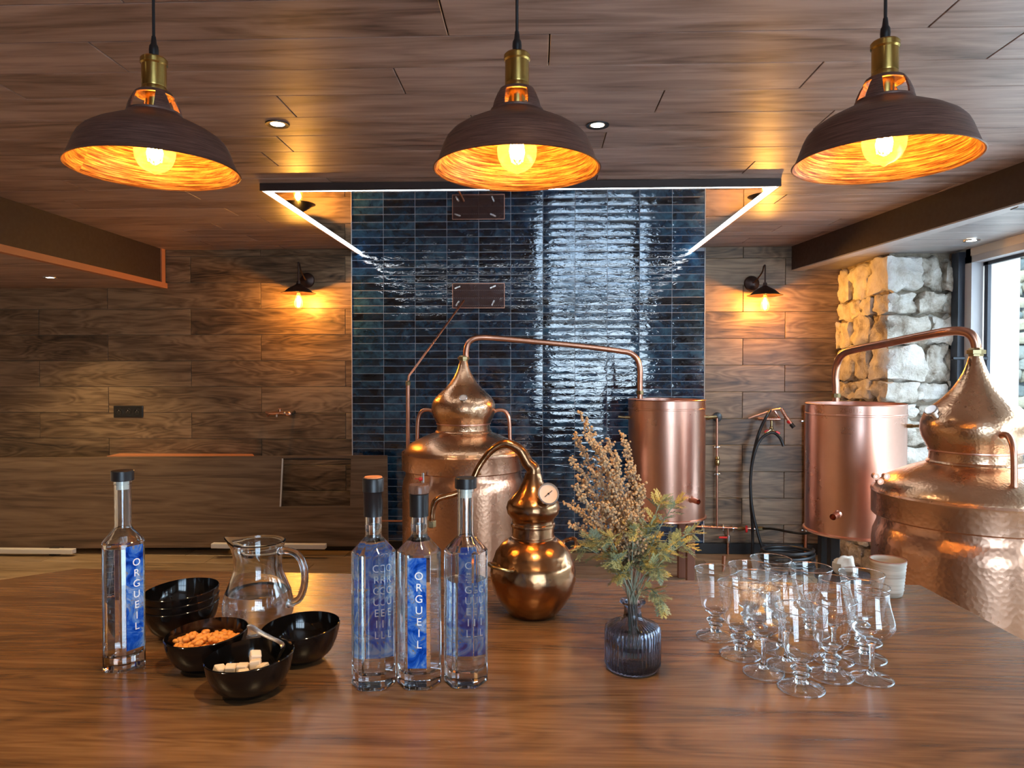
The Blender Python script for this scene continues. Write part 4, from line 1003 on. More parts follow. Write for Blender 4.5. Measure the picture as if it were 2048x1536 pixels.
# ------------------------------------------------------------------ condensers
def condenser(c, r, zt, zb, label, stub, handles, legs, legmat, txt=False):
    o = thing('copper_condenser', label, 'condenser', (c.x, c.y, 0))
    MB().lathe([(0, zb + .01), (r, zb + .01), (r, zt - .062), (r + .0035, zt - .060), (r + .0035, zt - .052), (r + .001, zt - .050), (r + .001, zt - .004), (r + .005, zt), (r + .001, zt + .003), (r - .004, zt), (r - .004, zb + .02), (0, zb + .02)], 96).build('tank', M['cu'], o, ang=.5)
    MB().lathe([(0, zb), (r + .006, zb), (r + .011, zb + .004), (r + .010, zb + .012), (r + .001, zb + .016), (0, zb + .016)], 96).build('base_rim', M['cu'], o)
    # coil inside
    pts = [((r - .05) * math.cos(a * .4), (r - .05) * math.sin(a * .4), zt - .06 - a * .004) for a in range(0, 64)]
    MB().tube(pts, .012, 8).build('coil', M['cu_pipe'], o)
    a = stub[0]; d = Vector((math.cos(a), math.sin(a), 0)); p = d * (r - .005) + Vector((0, 0, stub[1]))
    MB().tube([p, p + d * .07 + Vector((0, 0, -.006))], .0165, 20, caps=False).tube([p + d * .07 + Vector((0, 0, -.006)), p + d * .004], .0145, 20, caps=False).build('outlet_pipe', M['cu'], o)
    MB().lathe([(0, .0), (.024, 0), (.021, .008), (.016, .014)], 20, Matrix.Translation(p) @ d.to_track_quat('Z', 'Y').to_matrix().to_4x4()).build('outlet_collar', M['cu'], o)
    for a, z in handles:
        d = Vector((math.cos(a), math.sin(a), 0)); p = d * (r - .002) + Vector((0, 0, z))
        MB().cyl(p, p + d * .03, .011, 10).cyl(p + d * .03, p + d * .075 + Vector((0, 0, .004)), .008, 10).build('side_tap', M['brass'], o)
    for x, y in legs: MB().box((x, y, zb / 2), (.05, .05, zb), bev=.003).build('leg', legmat, o, smooth=False)
    if txt:
        me = text_mesh('lettering', 'ZS-B112', .030, M['cu_pipe'], extrude=.0004, align='CENTER')
        a0 = math.atan2(CAM.y - c.y, CAM.x - c.x) - .08
        for v in me.vertices:      # wrap the stamped letters round the tank
            th2 = a0 + v.co.x / (r + .0014); rr = r + .0014 + v.co.z
            v.co = (rr * math.cos(th2), rr * math.sin(th2), zt - .028 + v.co.y)
        inst('lettering', me, o)
    return o
c1 = at(1333.5, 741, 4.6)
condenser(c1, .243, at(1333, 799, 4.6).z, at(1333, 1032, 4.6).z, 'copper condenser tank on brown legs before the blue tiles', (math.radians(-62), at(1357, 1000, 4.36).z),
          ((PI + .1, at(1258, 834, 4.6).z), (-.05, at(1412, 834, 4.6).z)), ((.13, -.12), (-.17, -.08), (.13, .15), (-.17, .15)), M['leg_cu'])
c2 = at(1711, 741, 3.95)
condenser(c2, .252, at(1711, 807, 3.95).z, at(1711, 1062, 3.95).z, 'copper condenser tank on black legs beside the stone pier', (math.radians(-132), at(1672, 1030, 3.74).z),
          ((-.62, at(1797, 853, 3.76).z),), ((-.165, -.13), (-.10, .16), (.06, -.15), (.17, .08)), M['steel_black'], txt=True)

# ------------------------------------------------------------------ pipes on the walls
YW = WALL - .03
def wp(px, py, Y=YW): return at(px, py, Y)
pr = thing('copper_wall_pipe', 'thin copper water pipe with red valves on the wall right of the tiles', 'pipe', wp(1433, 835))
b0_ = pr.location
L_ = lambda px, py, Y=YW: wp(px, py, Y) - b0_
MB().tube(catmull([L_(1414, 838, YW - .12), L_(1424, 836, YW - .06), L_(1434, 835, YW)], 5), .009, 10).build('pipe_elbow', M['brass'], pr)
MB().lathe([(0, 0), (.034, 0), (.036, .008), (.02, .014), (0, .014)], 24, Matrix.Translation(L_(1434, 834, WALL - .006)) @ Matrix.Rotation(PI / 2, 4, 'X')).build('wall_flange', M['black'], pr)
MB().cyl(L_(1434, 836), L_(1434, 1054), .0085, 12).build('riser', M['cu_pipe'], pr)
MB().cyl(L_(1385, 1053), L_(1524, 1058), .0085, 12).build('header_pipe', M['cu_pipe'], pr)
MB().cyl(L_(1456, 1055), L_(1456, 1122), .0085, 12).build('drop_pipe', M['cu_pipe'], pr)
MB().lathe([(0, .035), (.012, .035), (.017, .02), (.013, .01), (.018, -.005), (.018, -.02), (.012, -.035), (0, -.035)], 12, Matrix.Translation(L_(1435, 922))).build('valve_body', M['brass'], pr)
for px, py in ((1434, 894), (1434, 948), (1404, 1054), (1446, 1055), (1466, 1057), (1510, 1058), (1361, 1053)):
    MB().box(L_(px, py, YW + .005), (.045 if py < 1000 else .010, .018, .010 if py < 1000 else .045), bev=.002).lathe([(0, -.006), (.014, -.006), (.014, .006), (0, .006)], 14, Matrix.Translation(L_(px, py)) @ (Matrix() if py < 1000 else Matrix.Rotation(PI / 2, 4, 'Y'))).build('pipe_clamp', M['steel'], pr)
MB().box(L_(1446, 1075, YW - .03), (.062, .012, .014), bev=.003).build('valve_lever', M['red'], pr)
MB().lathe([(0, .03), (.013, .03), (.016, 0), (.013, -.03), (0, -.03)], 12, Matrix.Translation(L_(1457, 1078))).build('valve_body', M['steel'], pr)
MB().lathe([(0, -.007), (.026, -.007), (.028, 0), (.026, .007), (0, .007)], 14, Matrix.Translation(L_(1493, 1058, YW - .04)) @ Matrix.Rotation(PI / 2, 4, 'Y') @ Matrix.Rotation(.2, 4, 'X')).build('valve_wheel', M['red'], pr)
MB().lathe([(0, -.03), (.011, -.03), (.015, 0), (.011, .03), (0, .03)], 10, Matrix.Translation(L_(1482, 1057)) @ Matrix.Rotation(PI / 2, 4, 'Y')).lathe([(0, -.03), (.011, -.03), (.016, 0), (.011, .03), (0, .03)], 6, Matrix.Translation(L_(1522, 1057)) @ Matrix.Rotation(PI / 2, 4, 'Y')).build('hose_fitting', M['brass'], pr)

hs = [wp(1527, 1057, YW - .02), wp(1548, 1058, 5.2), wp(1580, 1064, 5.0), wp(1606, 1067, 4.7), wp(1632, 1063, 4.4)]
h0 = hs[0]; tag(MB().tube(catmull([p - h0 for p in hs], 8), .0085, 10).build('rubber_hose', M['rubber'], None, h0), 'black rubber hose running from wall pipe to the right condenser', 'hose')

pr2 = thing('copper_wall_pipe', 'tall straight copper pipe clamped to the wall left of the right condenser', 'pipe', wp(1611, 810))
b2_ = pr2.location
MB().tube([Vector((0, 0, 0)), wp(1611, 1108) - b2_], .0125, 14).build('riser', M['cu_pipe'], pr2)
for py in (842, 1060): MB().box(wp(1610, py, YW + .008) - b2_, (.06, .018, .012), bev=.002).lathe([(0, -.008), (.018, -.008), (.018, .008), (0, .008)], 14, Matrix.Translation(wp(1611, py) - b2_)).build('pipe_clamp', M['steel'], pr2)
MB().lathe([(0, .02), (.018, .02), (.022, 0), (.018, -.02), (0, -.02)], 8, Matrix.Translation(wp(1612, 818) - b2_)).build('pipe_cap', M['cu_pipe'], pr2)

# tap assembly on the right wall
ta = thing('copper_tap_rack', 'copper tap rack with red handled brass taps on the wood wall between condensers', 'tap', wp(1545, 833))
t0_ = ta.location; TL = lambda px, py, dy=.06: wp(px, py, WALL - dy) - t0_
MB().tube([TL(1517, 838, .03), TL(1533, 838, .07), TL(1560, 838, .07)], .011, 12).build('crossbar', M['cu'], ta)
MB().tube([TL(1497, 837, .05), TL(1508, 833, .06), TL(1530, 826, .07), TL(1548, 820, .09), TL(1562, 818, .10)], [.007, .008, .009, .010, .011], 12).build('upper_arm', M['cu'], ta)
MB().tube([TL(1562, 817, .10), TL(1572, 834, .12), TL(1586, 853, .14)], .013, 14).build('spout_pipe', M['cu'], ta)
MB().tube([TL(1548, 820, .09), TL(1556, 832, .09), TL(1560, 838, .07)], .008, 10).build('brace', M['cu'], ta)
MB().cyl(TL(1576, 841, .125), TL(1580, 846, .13), .0155, 14).build('red_band', M['red'], ta)
MB().cyl(TL(1582, 848, .135), TL(1588, 855, .145), .0155, 14).build('rubber_tip', M['rubber'], ta)
MB().cyl(TL(1543, 841, .07), TL(1543, 853, .07), .009, 12).ball(TL(1543, 856, .07), .015, 12).cyl(TL(1543, 858, .07), TL(1530, 867, .08), .007, 10).cyl(TL(1543, 858, .07), TL(1560, 871, .08), .007, 10).build('brass_tee', M['brass'], ta)
for px, py in ((1533, 862), (1556, 865)):
    MB().box(TL(px, py, .10), (.034, .010, .014), rot=Matrix.Rotation(.5 if px > 1540 else -.4, 3, 'Y'), bev=.003).cyl(TL(px, py, .08), TL(px, py, .10), .007, 10).build('tap_handle', M['red'], ta)

def hose(pts, label, r=.0105):
    h = [wp(*p) for p in pts]; h0 = h[0]
    return tag(MB().tube(catmull([p - h0 for p in h], 8), r, 10).build('rubber_hose', M['rubber'], None, h0), label, 'hose', 'black hoses hanging from the tap rack')
hose([(1541, 820, 5.29), (1533, 833, 5.27), (1522, 855, 5.29), (1512, 885, 5.3), (1504, 925, 5.3), (1501, 965, 5.3), (1502, 1010, 5.29), (1505, 1055, 5.29), (1505, 1112, 5.28)], 'black hose hanging straight down from the top of the tap rack')
hose([(1567, 892, 5.27), (1560, 876, 5.27), (1549, 866, 5.25), (1538, 866, 5.25), (1522, 878, 5.26), (1511, 900, 5.26), (1503, 935, 5.27), (1501, 975, 5.27), (1505, 1020, 5.26), (1516, 1068, 5.24), (1530, 1112, 5.22)], 'black hose arching over the red taps and down to the floor')
# coil of hose on the floor
hc = at(1575, 1118, 4.9); hc.z = 0
co = []
for i in range(150):
    a = i * .21; co.append((.17 * math.cos(a) * (1 + .03 * math.sin(a * .37)), .15 * math.sin(a), .012 + i * .0010 + .004 * math.sin(a * 1.3)))
tag(MB().tube(co, .012, 8).build('hose_coil', M['rubber'], None, (hc.x, hc.y, .0)), 'coil of black hose on the floor under the tap rack', 'hose')

# copper stub pipe behind the glasses
cs = at(1446, 1130, 4.9)
sb = thing('copper_stub_pipe', 'short copper pipe with wider cap standing behind the leftmost glasses', 'pipe', (cs.x, cs.y, 0))
MB().tube([(0, 0, 0), (.004, 0, cs.z - .01)], .009, 12).build('tube', M['cu_pipe'], sb)
MB().tube([(.004, 0, cs.z - .012), (.007, 0, cs.z + .065)], .013, 14).build('cap', M['cu_pipe'], sb)

# feed pipe and stirrer at the left of the big still
fp = thing('copper_feed_pipe', 'upright copper pipe left of the big still with thin slanting upper length', 'pipe', at(816, 768, 4.72))
f0 = fp.location; ftop = at(818, 752, 4.72) - f0
MB().tube([Vector((0, 0, 0)), at(816, 1000, 4.72) - f0], .0135, 14).build('upright', M['cu_pipe'], fp)
MB().lathe([(0, .018), (.012, .018), (.017, .012), (.017, -.014), (0, -.014)], 8, Matrix.Translation((0, 0, .004))).build('union_nut', M['brass'], fp)
MB().tube([Vector((0, 0, .01)), ftop, at(824, 744, 4.74) - f0, at(880, 667, 5.02) - f0, at(928, 601, 5.33) - f0], .0075, 12).build('slanting_pipe', M['cu_pipe'], fp)
hp = at(790, 1042, 4.9)
tag(MB().tube([(.30, 0, 0), (-.12, 0, 0), (-.15, .02, 0), (-.16, .06, 0), (-.16, .485, 0)], .007, 10).build('copper_pipe', M['cu_pipe'], None, hp), 'thin horizontal copper pipe entering the big still low on its left', 'pipe')

# perforated plate on the tiles
pc = at(957, 591.5, WALL - .035); hw_, hh_ = .196, .092
pp = thing('mesh_plate', 'brown expanded metal plate held by four wing nuts on the blue tiles', 'plate', pc)
mb = MB(); s_ = .0072
for k_ in range(int(-(hw_ + hh_) / s_), int((hw_ + hh_) / s_) + 1):
    for sg in (-1, 1):
        c_ = k_ * s_ * 2; x0_, x1_ = max(-hw_, c_ - 2 * hh_ * .9), min(hw_, c_ + 2 * hh_ * .9)
        if x1_ <= x0_: continue
        z_ = lambda x: sg * (x - c_) / 1.8
        if abs(z_(x0_)) > hh_ + .01: continue
        a, b = Vector((x0_, sg * .0006, z_(x0_))), Vector((x1_, sg * .0006, z_(x1_)))
        mb.tube([a, b], .0019, 4, caps=False)
tag(mb.build('mesh', M['mesh'], pp, smooth=False), kind='stuff')
for sx in (-1, 1): MB().box((sx * hw_, 0, 0), (.004, .004, 2 * hh_)).build('edge', M['cu_pipe'], pp, smooth=False)
for sz in (-1, 1): MB().box((0, 0, sz * hh_), (2 * hw_, .004, .004)).build('edge', M['cu_pipe'], pp, smooth=False)
for px, py in ((915, 575), (986, 574), (915, 607), (986, 606)):
    q = at(px, py, WALL - .045) - pc; mb = MB().cyl(q + Vector((0, .04, 0)), q + Vector((0, -.018, 0)), .004, 8).ball(q, .009, 8)
    r_ = R.uniform(.3, 1.2)
    for s2 in (-1, 1): mb.box(q + Vector((s2 * .013 * math.cos(r_), -.004, s2 * .013 * math.sin(r_))), (.020, .003, .012), rot=Matrix.Rotation(-r_, 3, 'Y'), bev=.001)
    mb.build('wing_nut', M['steel'], pp)

# socket strip and small tap on the left wall
so = at(257, 823, WALL - .006)
sk = thing('triple_socket', 'black triple power socket on the wood wall at left', 'socket', so)
MB().box((0, 0, 0), (.232, .012, .090), bev=.003).build('plate', M['black'], sk, smooth=False)
for i in (-1, 0, 1):
    mt = Matrix.Translation((i * .071, -.006, 0)) @ Matrix.Rotation(PI / 2, 4, 'X')
    so_ = MB().lathe([(.0, -.001), (.019, -.001), (.021, .003), (.024, .003), (.024, -.002), (0, -.003)], 28, mt).build('outlet', M['rubber'], sk)
    MB().cyl((i * .071, -.010, .009), (i * .071, .0, .009), .0028, 10).ball((i * .071 - .0095, -.0062, -.003), .0025, 8).ball((i * .071 + .0095, -.0062, -.003), .0025, 8).build('pin', M['steel'], so_)
tp = at(560, 827, WALL - .05)
tt = thing('copper_tap', 'small copper tap fitting on the wood wall below the left wall lamp', 'tap', tp)
Q = lambda px, py, dy=.05: at(px, py, WALL - dy) - tp
MB().tube([Q(536, 826, .04), Q(545, 827, .07), Q(562, 826, .07), Q(575, 827, .08)], [.010, .011, .011, .012], 12).build('crossbar', M['cu'], tt)
MB().tube([Q(532, 824, .03), Q(540, 829, .06), Q(534, 832, .05)], .008, 10).build('side_bend', M['cu'], tt)
MB().ball(Q(577, 828, .08), .018, 16, (1.2, .8, 1)).build('tap_body', M['cu'], tt)
MB().tube([Q(583, 828, .07), Q(586, 827, .03), Q(589, 823, .0)], .010, 12).build('black_fitting', M['rubber'], tt)
MB().cyl(Q(560, 825, .07), Q(560, 817, .07), .004, 8).cyl(Q(557, 817.5, .07), Q(562, 817.5, .07), .004, 8).build('key', M['cu'], tt)
MB().cyl(Q(553.5, 829, .08), Q(553.5, 834, .08), .006, 10).ball(Q(569, 826, .085), .009, 10).build('screw', M['steel'], tt)

# ------------------------------------------------------------------ leaning panel with cut-out
PY_ = 5.20
a = [at(-60, 919, PY_), at(774, 911, PY_), at(776, 1092, PY_), at(-60, 1104, PY_)]
cut = [at(566, 917, PY_), at(702, 915, PY_), at(700, 1012, PY_), at(562, 1013, PY_)]
pn = thing('leaning_panel', 'long wood-look laminate panel with a rectangular cut-out leaning against the left wall', 'panel', (a[3].x, PY_, a[3].z))
b_ = Vector(pn.location); ext = Vector((-1.3, 0, 0)); tk_ = .02
T = [p - b_ for p in a]; H = [p - b_ for p in cut]
T[0] = T[0] + ext; T[3] = T[3] + ext
vs = [(p.x, 0, p.z) for p in T + H]; vs += [(p.x, tk_, p.z) for p in T + H]
fs = []
for o_ in (0, 8):
    q = [(0, 4, 7, 3), (0, 1, 5, 4), (1, 2, 6, 5), (3, 7, 6, 2)]
    for f in q: fs.append(tuple(i + o_ for i in f))
for i in range(4):
    j = (i + 1) % 4; fs.append((i, j, 8 + j, 8 + i)); fs.append((4 + i, 4 + j, 12 + j, 12 + i))
MB().add(vs, fs).build('board', M['panel'], pn, smooth=False)
e0, e1 = H[0], H[3]
MB().tube([e0 + Vector((-.002, -.002, 0)), e1 + Vector((-.004, -.002, 0))], .006, 4).build('raw_edge', M['white'], pn, smooth=False)
MB().box(((H[0].x + H[1].x) / 2, tk_ / 2, H[0].z - .004), (H[1].x - H[0].x, tk_, .008)).build('top_batten', M['steel_black'], pn, smooth=False)
p0, p1 = at(218, 914.5, PY_ + .05), at(512, 911, PY_ + .05)
tag(MB().prism([(0, 0), (p1.x - p0.x, 0), (p1.x - p0.x - .08, .16), (.0, .16)], -.03, .004).build('batten', M['edging'], None, p0 + Vector((0, -.025, .010)), smooth=False), 'thin orange lit wood batten behind the top of the leaning panel', 'batten')
for (x0_, x1_, y_, lab) in ((-40, 145, 1103, 'white board offcut under the left end of the leaning panel'), (422, 650, 1093, 'white board offcut under the right half of the leaning panel')):
    q0, q1 = at(x0_, y_, 5.12), at(x1_, y_, 5.12); zc_ = (q0.z + q1.z) / 2
    bb = tag(MB().box((0, 0, 0), (q1.x - q0.x, .05, .035), bev=.003).build('board_offcut', M['white'], None, ((q0.x + q1.x) / 2, 5.14, zc_), smooth=False), lab, 'board')
for x_ in (-3.6, -2.2, -1.0):
    tag(MB().box((0, 0, 0), (.08, .08, .055), bev=.003).build('wood_block', M['grout'], None, (x_, 5.19, .0275), smooth=False), 'dark block on the floor under the leaning panel', 'block', 'blocks under the leaning panel')

# ------------------------------------------------------------------ white rope on the floor by the black legs
rc = at(1690, 1132, 3.5)
mb = MB(); mb.ball((0, 0, 0), 1, 20, (.055, .045, .05)); vs = []
for v in mb.v:
    p = Vector(v); vs.append(tuple(p * (1 + .35 * noise.noise(p * 30) + .2 * noise.noise(p * 70))))
mb.v = vs
tag(mb.build('white_cloth', M['rag'], None, rc), 'crumpled white cloth seen behind the glasses near the black tank legs', 'cloth')
stl = thing('low_stool', 'small black stool carrying the white cloth behind the counter', 'stool', (rc.x, rc.y, 0))
MB().lathe([(0, rc.z - .065), (.13, rc.z - .065), (.14, rc.z - .06), (.14, rc.z - .045), (0, rc.z - .042)], 32).build('seat', M['steel_black'], stl)
for q in range(3):
    a = q * 2 * PI / 3 + .3; MB().cyl((.08 * math.cos(a), .08 * math.sin(a), rc.z - .06), (.12 * math.cos(a), .12 * math.sin(a), 0), .010, 8).build('leg', M['steel_black'], stl)

# ------------------------------------------------------------------ glasses
def flared():
    root = thing('goblet', '', 'glass', (0, 0, 0), 0, 'footed tasting glasses on the right of the counter')
    MB().lathe([(.031, .0003), (.0340, .0008), (.0343, .0020), (.031, .0036), (.020, .0060), (.0105, .0105)], 44).build('foot', M['foot'], root, ang=.9)
    MB().lathe([(.0334, .0002), (.0346, .0008), (.0346, .0022), (.0334, .0030), (.0322, .0022), (.0322, .0008)], 44, close=True).build('foot_rim', M['glass'], root, ang=1.5)
    MB().lathe([(0, .0085), (.0110, .0100), (.0085, .0130), (.0074, .0155), (.0080, .0180), (.0115, .0200), (.0118, .0225), (.0090, .0250), (.0095, .0270), (.0150, .0295), (.0155, .0320), (.0115, .0350), (.0080, .0370), (.0080, .0400), (.0120, .0430), (.0185, .0480), (.0180, .0490), (.0100, .0455), (0, .0448)], 40).build('knop', M['glass'], root, ang=.9)
    MB().lathe([(.0183, .0485), (.0235, .0545), (.0268, .0640), (.0290, .0780), (.0320, .0960), (.0350, .1100), (.0375, .1215)], 48).build('bowl', M['goblet'], root, normals=True)
    MB().lathe([(.0372, .1210), (.0380, .1215), (.0382, .1222), (.0377, .1228), (.0371, .1222)], 48, close=True).build('rim', M['glass'], root)
    return root
def tulip():
    root = thing('tulip_glass', '', 'glass', (0, 0, 0), 0, 'footed tasting glasses on the right of the counter')
    MB().lathe([(.029, .0003), (.0318, .0006), (.0320, .0016), (.028, .0030), (.016, .0050), (.0080, .0088)], 44).build('foot', M['foot'], root, ang=.9)
    MB().lathe([(.0308, .0002), (.0322, .0008), (.0322, .0020), (.0308, .0028), (.0296, .0020), (.0296, .0008)], 44, close=True).build('foot_rim', M['glass'], root, ang=1.5)
    MB().lathe([(0, .0070), (.0085, .0085), (.0060, .0115), (.0042, .0170), (.0034, .0260), (.0034, .0420), (.0042, .0520), (.0075, .0590), (.0140, .0640), (.0135, .0648), (.0060, .0612), (0, .0605)], 40).build('stem', M['glass'], root, ang=.9)
    MB().lathe([(.0138, .0642), (.0230, .0690), (.0300, .0760), (.0335, .0840), (.0330, .0920), (.0300, .1020), (.0265, .1150), (.0245, .1260), (.0240, .1360)], 48).build('bowl', M['goblet'], root)
    MB().lathe([(.0236, .1354), (.0244, .1360), (.0246, .1368), (.0241, .1374), (.0235, .1368)], 48, close=True).build('rim', M['glass'], root)
    return root
G1, G2 = flared(), tulip()
GL = [(0, 1431, 1273, 'footed goblet at the far left of the glass cluster'),
      (0, 1480, 1310, 'footed goblet second from the left in the glass cluster'),
      (1, 1527, 1346, 'tulip glass on thin stem at the front left of the glass cluster'),
      (0, 1602, 1377, 'footed goblet standing nearest to the camera in the cluster'),
      (0, 1661, 1352, 'footed goblet just behind and right of the nearest one'),
      (1, 1743, 1359, 'tulip glass at the front right of the glass cluster'),
      (0, 1729, 1317, 'footed goblet directly behind the front right tulip glass'),
      (0, 1517, 1288, 'footed goblet behind the front left tulip glass'),
      (1, 1573, 1331, 'tulip glass directly behind the nearest goblet'),
      (1, 1561, 1301, 'tulip glass in the middle of the glass cluster'),
      (1, 1667, 1321, 'tulip glass amid goblets in the right half of the cluster'),
      (0, 1722, 1283, 'footed goblet at the back right beside the stoneware cup'),
      (0, 1541, 1244, 'footed goblet at the very back of the glass cluster'),
      (0, 1498, 1262, 'footed goblet at the back left of the glass cluster'),
      (0, 1620, 1267, 'footed goblet at the back centre right of the cluster')]
used = {0: False, 1: False}
for k_, px, py, lab in GL:
    src = (G1, G2)[k_]; p = on_table(px, py)
    if not used[k_]: src.location = p; src['label'] = lab; used[k_] = True
    else: dup(src, p, R.uniform(0, 6), lab)

# stoneware cup
cp = on_table(1775, 1189)
cup = thing('stoneware_cup', 'ribbed cream stoneware cup without handle at the counter far corner', 'cup', cp)
co_ = [(0, 0), (.026, 0), (.0285, .002), (.0300, .008)]
for i in range(9):
    z = .010 + i * .0070; r = .0305 + .0048 * (i / 8); co_ += [(r - .0004, z), (r + .0010, z + .0035)]
co_ += [(.0362, .0745), (.0355, .0762), (.0335, .0755), (.0325, .070), (.0290, .012), (.024, .006), (0, .005)]
MB().lathe(co_, 48).build('cup_body', M['cup'], cup, ang=1.0)
MB().lathe([(.0335, .0752), (.0363, .0750), (.0358, .0768), (.0340, .0768)], 48, close=True).build('rim', M['leg_cu'], cup)

# ------------------------------------------------------------------ vase with dried wormwood
vp = on_table(1265, 1336)
vase = thing('ribbed_vase', 'small smoky grey ribbed glass vase with narrow neck holding dried wormwood', 'vase', vp)
def ribbed(prof, n=252):
    mb = MB().lathe(prof, n); vs = []
    for x, y, z in mb.v:
        r = math.hypot(x, y)
        if .040 < r and .004 < z < .068: a = math.atan2(y, x); k_ = 1 + .026 * math.cos(a * 42); x *= k_; y *= k_
        vs.append((x, y, z))
    mb.v = vs; return mb
vo = [(0, .0), (.036, 0), (.0415, .003), (.0440, .010), (.0440, .018), (.0440, .03), (.0440, .045), (.0440, .060), (.0432, .067), (.0400, .071), (.022, .079), (.0155, .083), (.0138, .088), (.0138, .100), (.0155, .104), (.0205, .107), (.0205, .109)]
vi = [(.0150, .108), (.0120, .100), (.0120, .087), (.0135, .081), (.020, .0765), (.037, .068), (.0405, .060), (.0405, .045), (.0405, .018), (.0385, .010), (.034, .0065), (0, .006)]
ribbed(vo + vi).build('glass_body', M['smoke_glass'], vase, ang=1.0)
MB().lathe([(0, .0058), (.034, .0063), (.0387, .010), (.0407, .018), (.0407, .040), (0, .040)], 64).build('water', M['water'], vase, ang=.5)

rb = random.Random(21)
def ico_ball(mb, c, r, n=6): mb.ball(c, r, n)
N0 = vp + Vector((0, 0, .112))
def px_dir(px, py, dy): return at(px, py, vp.y + dy) - vp
# dried stems: tip pixel targets
tips = [(1163, 832, .01), (1176, 872, -.02), (1246, 872, .02), (1218, 880, .03), (1150, 872, .05), (1262, 930, .0), (1200, 900, -.04), (1142, 920, .02), (1232, 915, -.03),
        (1150, 975, -.05), (1136, 1010, .03), (1140, 1050, -.02), (1160, 960, .04), (1185, 940, .0), (1255, 990, .04), (1225, 960, .05), (1283, 975, .0), (1208, 1010, -.05), (1262, 1030, -.06), (1180, 1020, .06)]
for i, (px, py, dy) in enumerate(tips):
    tip = px_dir(px, py, dy); base = Vector((rb.uniform(-.006, .006), rb.uniform(-.006, .006), .03)); nk = Vector((rb.uniform(-.007, .007), rb.uniform(-.007, .007), .108))
    mid = nk.lerp(tip, .5) + Vector((.012 * (1 if tip.x < 0 else -1), 0, .012))
    pts = catmull([base, nk, nk.lerp(mid, .5) + Vector((rb.uniform(-.004, .004), 0, 0)), mid, mid.lerp(tip, .6) + Vector((rb.uniform(-.006, .006), 0, .004)), tip], 7)
    o = thing('dried_flower_stem', 'dried wormwood stem with round tan buds standing in the grey vase', 'dried flower', vp, 0, 'dried wormwood stems in the vase')
    if i == 0: o['label'] = 'tallest dried wormwood stem in the vase, tip bending left'
    if i == 16: o['label'] = 'short dried wormwood stem leaning right before the condenser'
    sm_ = MB().tube(pts, [.0014 - .0009 * j / len(pts) for j in range(len(pts))], 5)
    bd = MB(); m_ = len(pts)
    for j in range(m_ // 2 - 3, m_):
        t_ = j / m_; pc_ = pts[j]; ln = .028 * (1.25 - t_)
        for s2 in range(3 if j < m_ - 2 else 2):
            a = rb.uniform(0, 2 * PI); up = (pts[min(j + 1, m_ - 1)] - pts[j - 1]).normalized()
            dr = (Vector((math.cos(a), math.sin(a) * .8, rb.uniform(-.1, .3))) + up * .9).normalized(); e_ = pc_ + dr * ln * rb.uniform(.5, 1.1)
            sm_.tube([pc_, pc_.lerp(e_, .5) + Vector((0, 0, .001)), e_], .0005, 3, caps=False)
            for q in range(3):
                f_ = (q + 1.2) / 3.2; bp = pc_.lerp(e_, f_) + Vector((rb.uniform(-.003, .003), rb.uniform(-.003, .003), rb.uniform(-.003, .003)))
                bd.ball(bp, rb.uniform(.0016, .0026), 6)
    bd.ball(pts[-1], .0022, 6)
    sm_.build('stem', M['stem_d'], o)
    tag(bd.build('buds', M['bud'] if tip.z > .18 or i % 3 else M['bud2'], o, ang=3), kind='stuff')

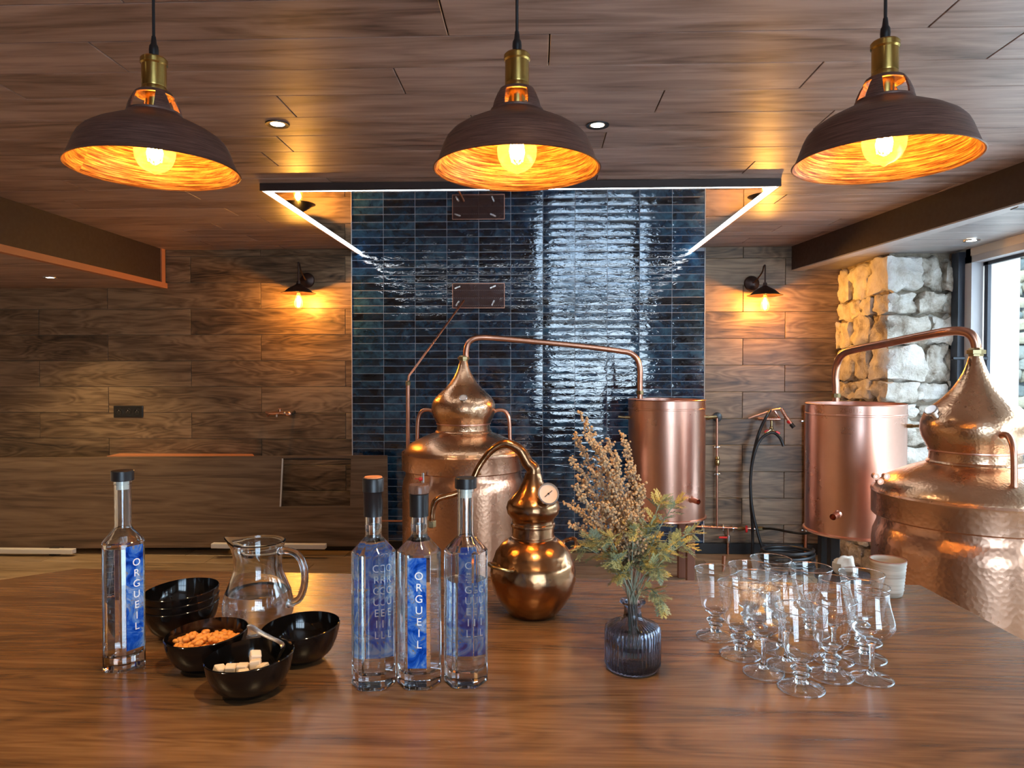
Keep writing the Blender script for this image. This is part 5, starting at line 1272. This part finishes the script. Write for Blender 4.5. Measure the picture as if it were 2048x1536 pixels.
def leaf_mesh(seed):
    """A feathery deeply cut leaf: midrib with lobed side blades, slightly folded."""
    r_ = random.Random(seed); mb = MB(); L = .030
    def blade(p, d, n_, l, w):
        s_ = d.cross(n_).normalized(); q = p + d * l * .5 + n_ * .001
        mb.add([p - s_ * w * .3, p + s_ * w * .3, q + s_ * w * .5, p + d * l, q - s_ * w * .5], [(0, 1, 2, 4), (4, 2, 3)])
    n_ = Vector((0, 0, 1)); p = Vector((0, 0, 0))
    for i in range(5):
        x = L * (i + .6) / 5.5; z = -.006 * (x / L) ** 2; c = Vector((x, 0, z))
        for s_ in (-1, 1):
            ang = .85 - i * .06 + r_.uniform(-.1, .1); d = Vector((math.cos(ang), s_ * math.sin(ang), r_.uniform(-.15, .15))).normalized(); l = L * (.46 - .05 * abs(i - 1.5))
            blade(c, d, n_, l, .0024)
            for t_ in (.45, .7):
                for s3 in (-1, 1):
                    a2 = ang * s_ + s3 * .65; blade(c + d * l * t_, Vector((math.cos(a2), math.sin(a2), d.z)).normalized(), n_, l * .42, .0018)
    blade(Vector((0, 0, 0)), Vector((1, 0, -.1)).normalized(), n_, L * 1.12, .0026)
    return mb.mesh('leaf', M['leaf'], smooth=False, normals=False)
lm = [leaf_mesh(i) for i in range(4)]
# leafy sprigs
spr = [(1180, 1078, -.05, 9), (1165, 1095, -.01, 7), (1215, 1072, -.06, 8), (1268, 1060, -.06, 8), (1300, 1055, -.02, 9), (1350, 1010, .0, 9), (1325, 1000, -.03, 8), (1385, 1066, .01, 9), (1372, 1090, -.04, 8), (1330, 1100, -.06, 9), (1318, 1140, -.07, 8), (1290, 1120, -.04, 8), (1225, 1120, -.05, 6), (1323, 1205, -.07, 6), (1240, 1150, -.04, 5), (1310, 1085, .03, 8)]
for i, (px, py, dy, nl) in enumerate(spr):
    tip = px_dir(px, py, dy); nk = Vector((rb.uniform(-.007, .007), rb.uniform(-.007, .007), .108)); base = Vector((rb.uniform(-.008, .008), 0, .02))
    lift = .03 if py < 1180 else .035
    pts = catmull([base, nk, nk.lerp(tip, .5) + Vector((0, 0, lift * .6)), nk.lerp(tip, .85) + Vector((0, 0, lift * .35)), tip], 7)
    o = thing('leafy_sprig', 'grey green and yellow feathery wormwood sprig in the grey vase', 'leafy sprig', vp, 0, 'leafy wormwood sprigs in the vase')
    if i == 13: o['label'] = 'drooping grey green sprig hanging over the right side of the vase'
    if i == 5: o['label'] = 'highest green sprig, in front of the condenser outlet'
    MB().tube(pts, [.0013 - .0006 * j / len(pts) for j in range(len(pts))], 5).build('stem', M['stem_g'], o)
    m_ = len(pts)
    for q in range(nl + 11):
        j = int(m_ * (.45 + .55 * (q + .5) / (nl + 11))); j = min(j, m_ - 1); d = (pts[j] - pts[j - 1]).normalized(); a = q * 2.4 + rb.uniform(-.4, .4)
        side = d.orthogonal(); side.rotate(Matrix.Rotation(a, 3, d)); dd = (side.normalized() * (1.0 if q < nl + 9 else .2) + d * .8 + Vector((0, 0, -.05))).normalized()
        e_ = dd.to_track_quat('X', 'Z').to_euler()
        s_ = rb.uniform(.5, .85)
        lf = inst('leaf', rb.choice(lm), o, pts[j], rot=e_, scale=(s_,) * 3)
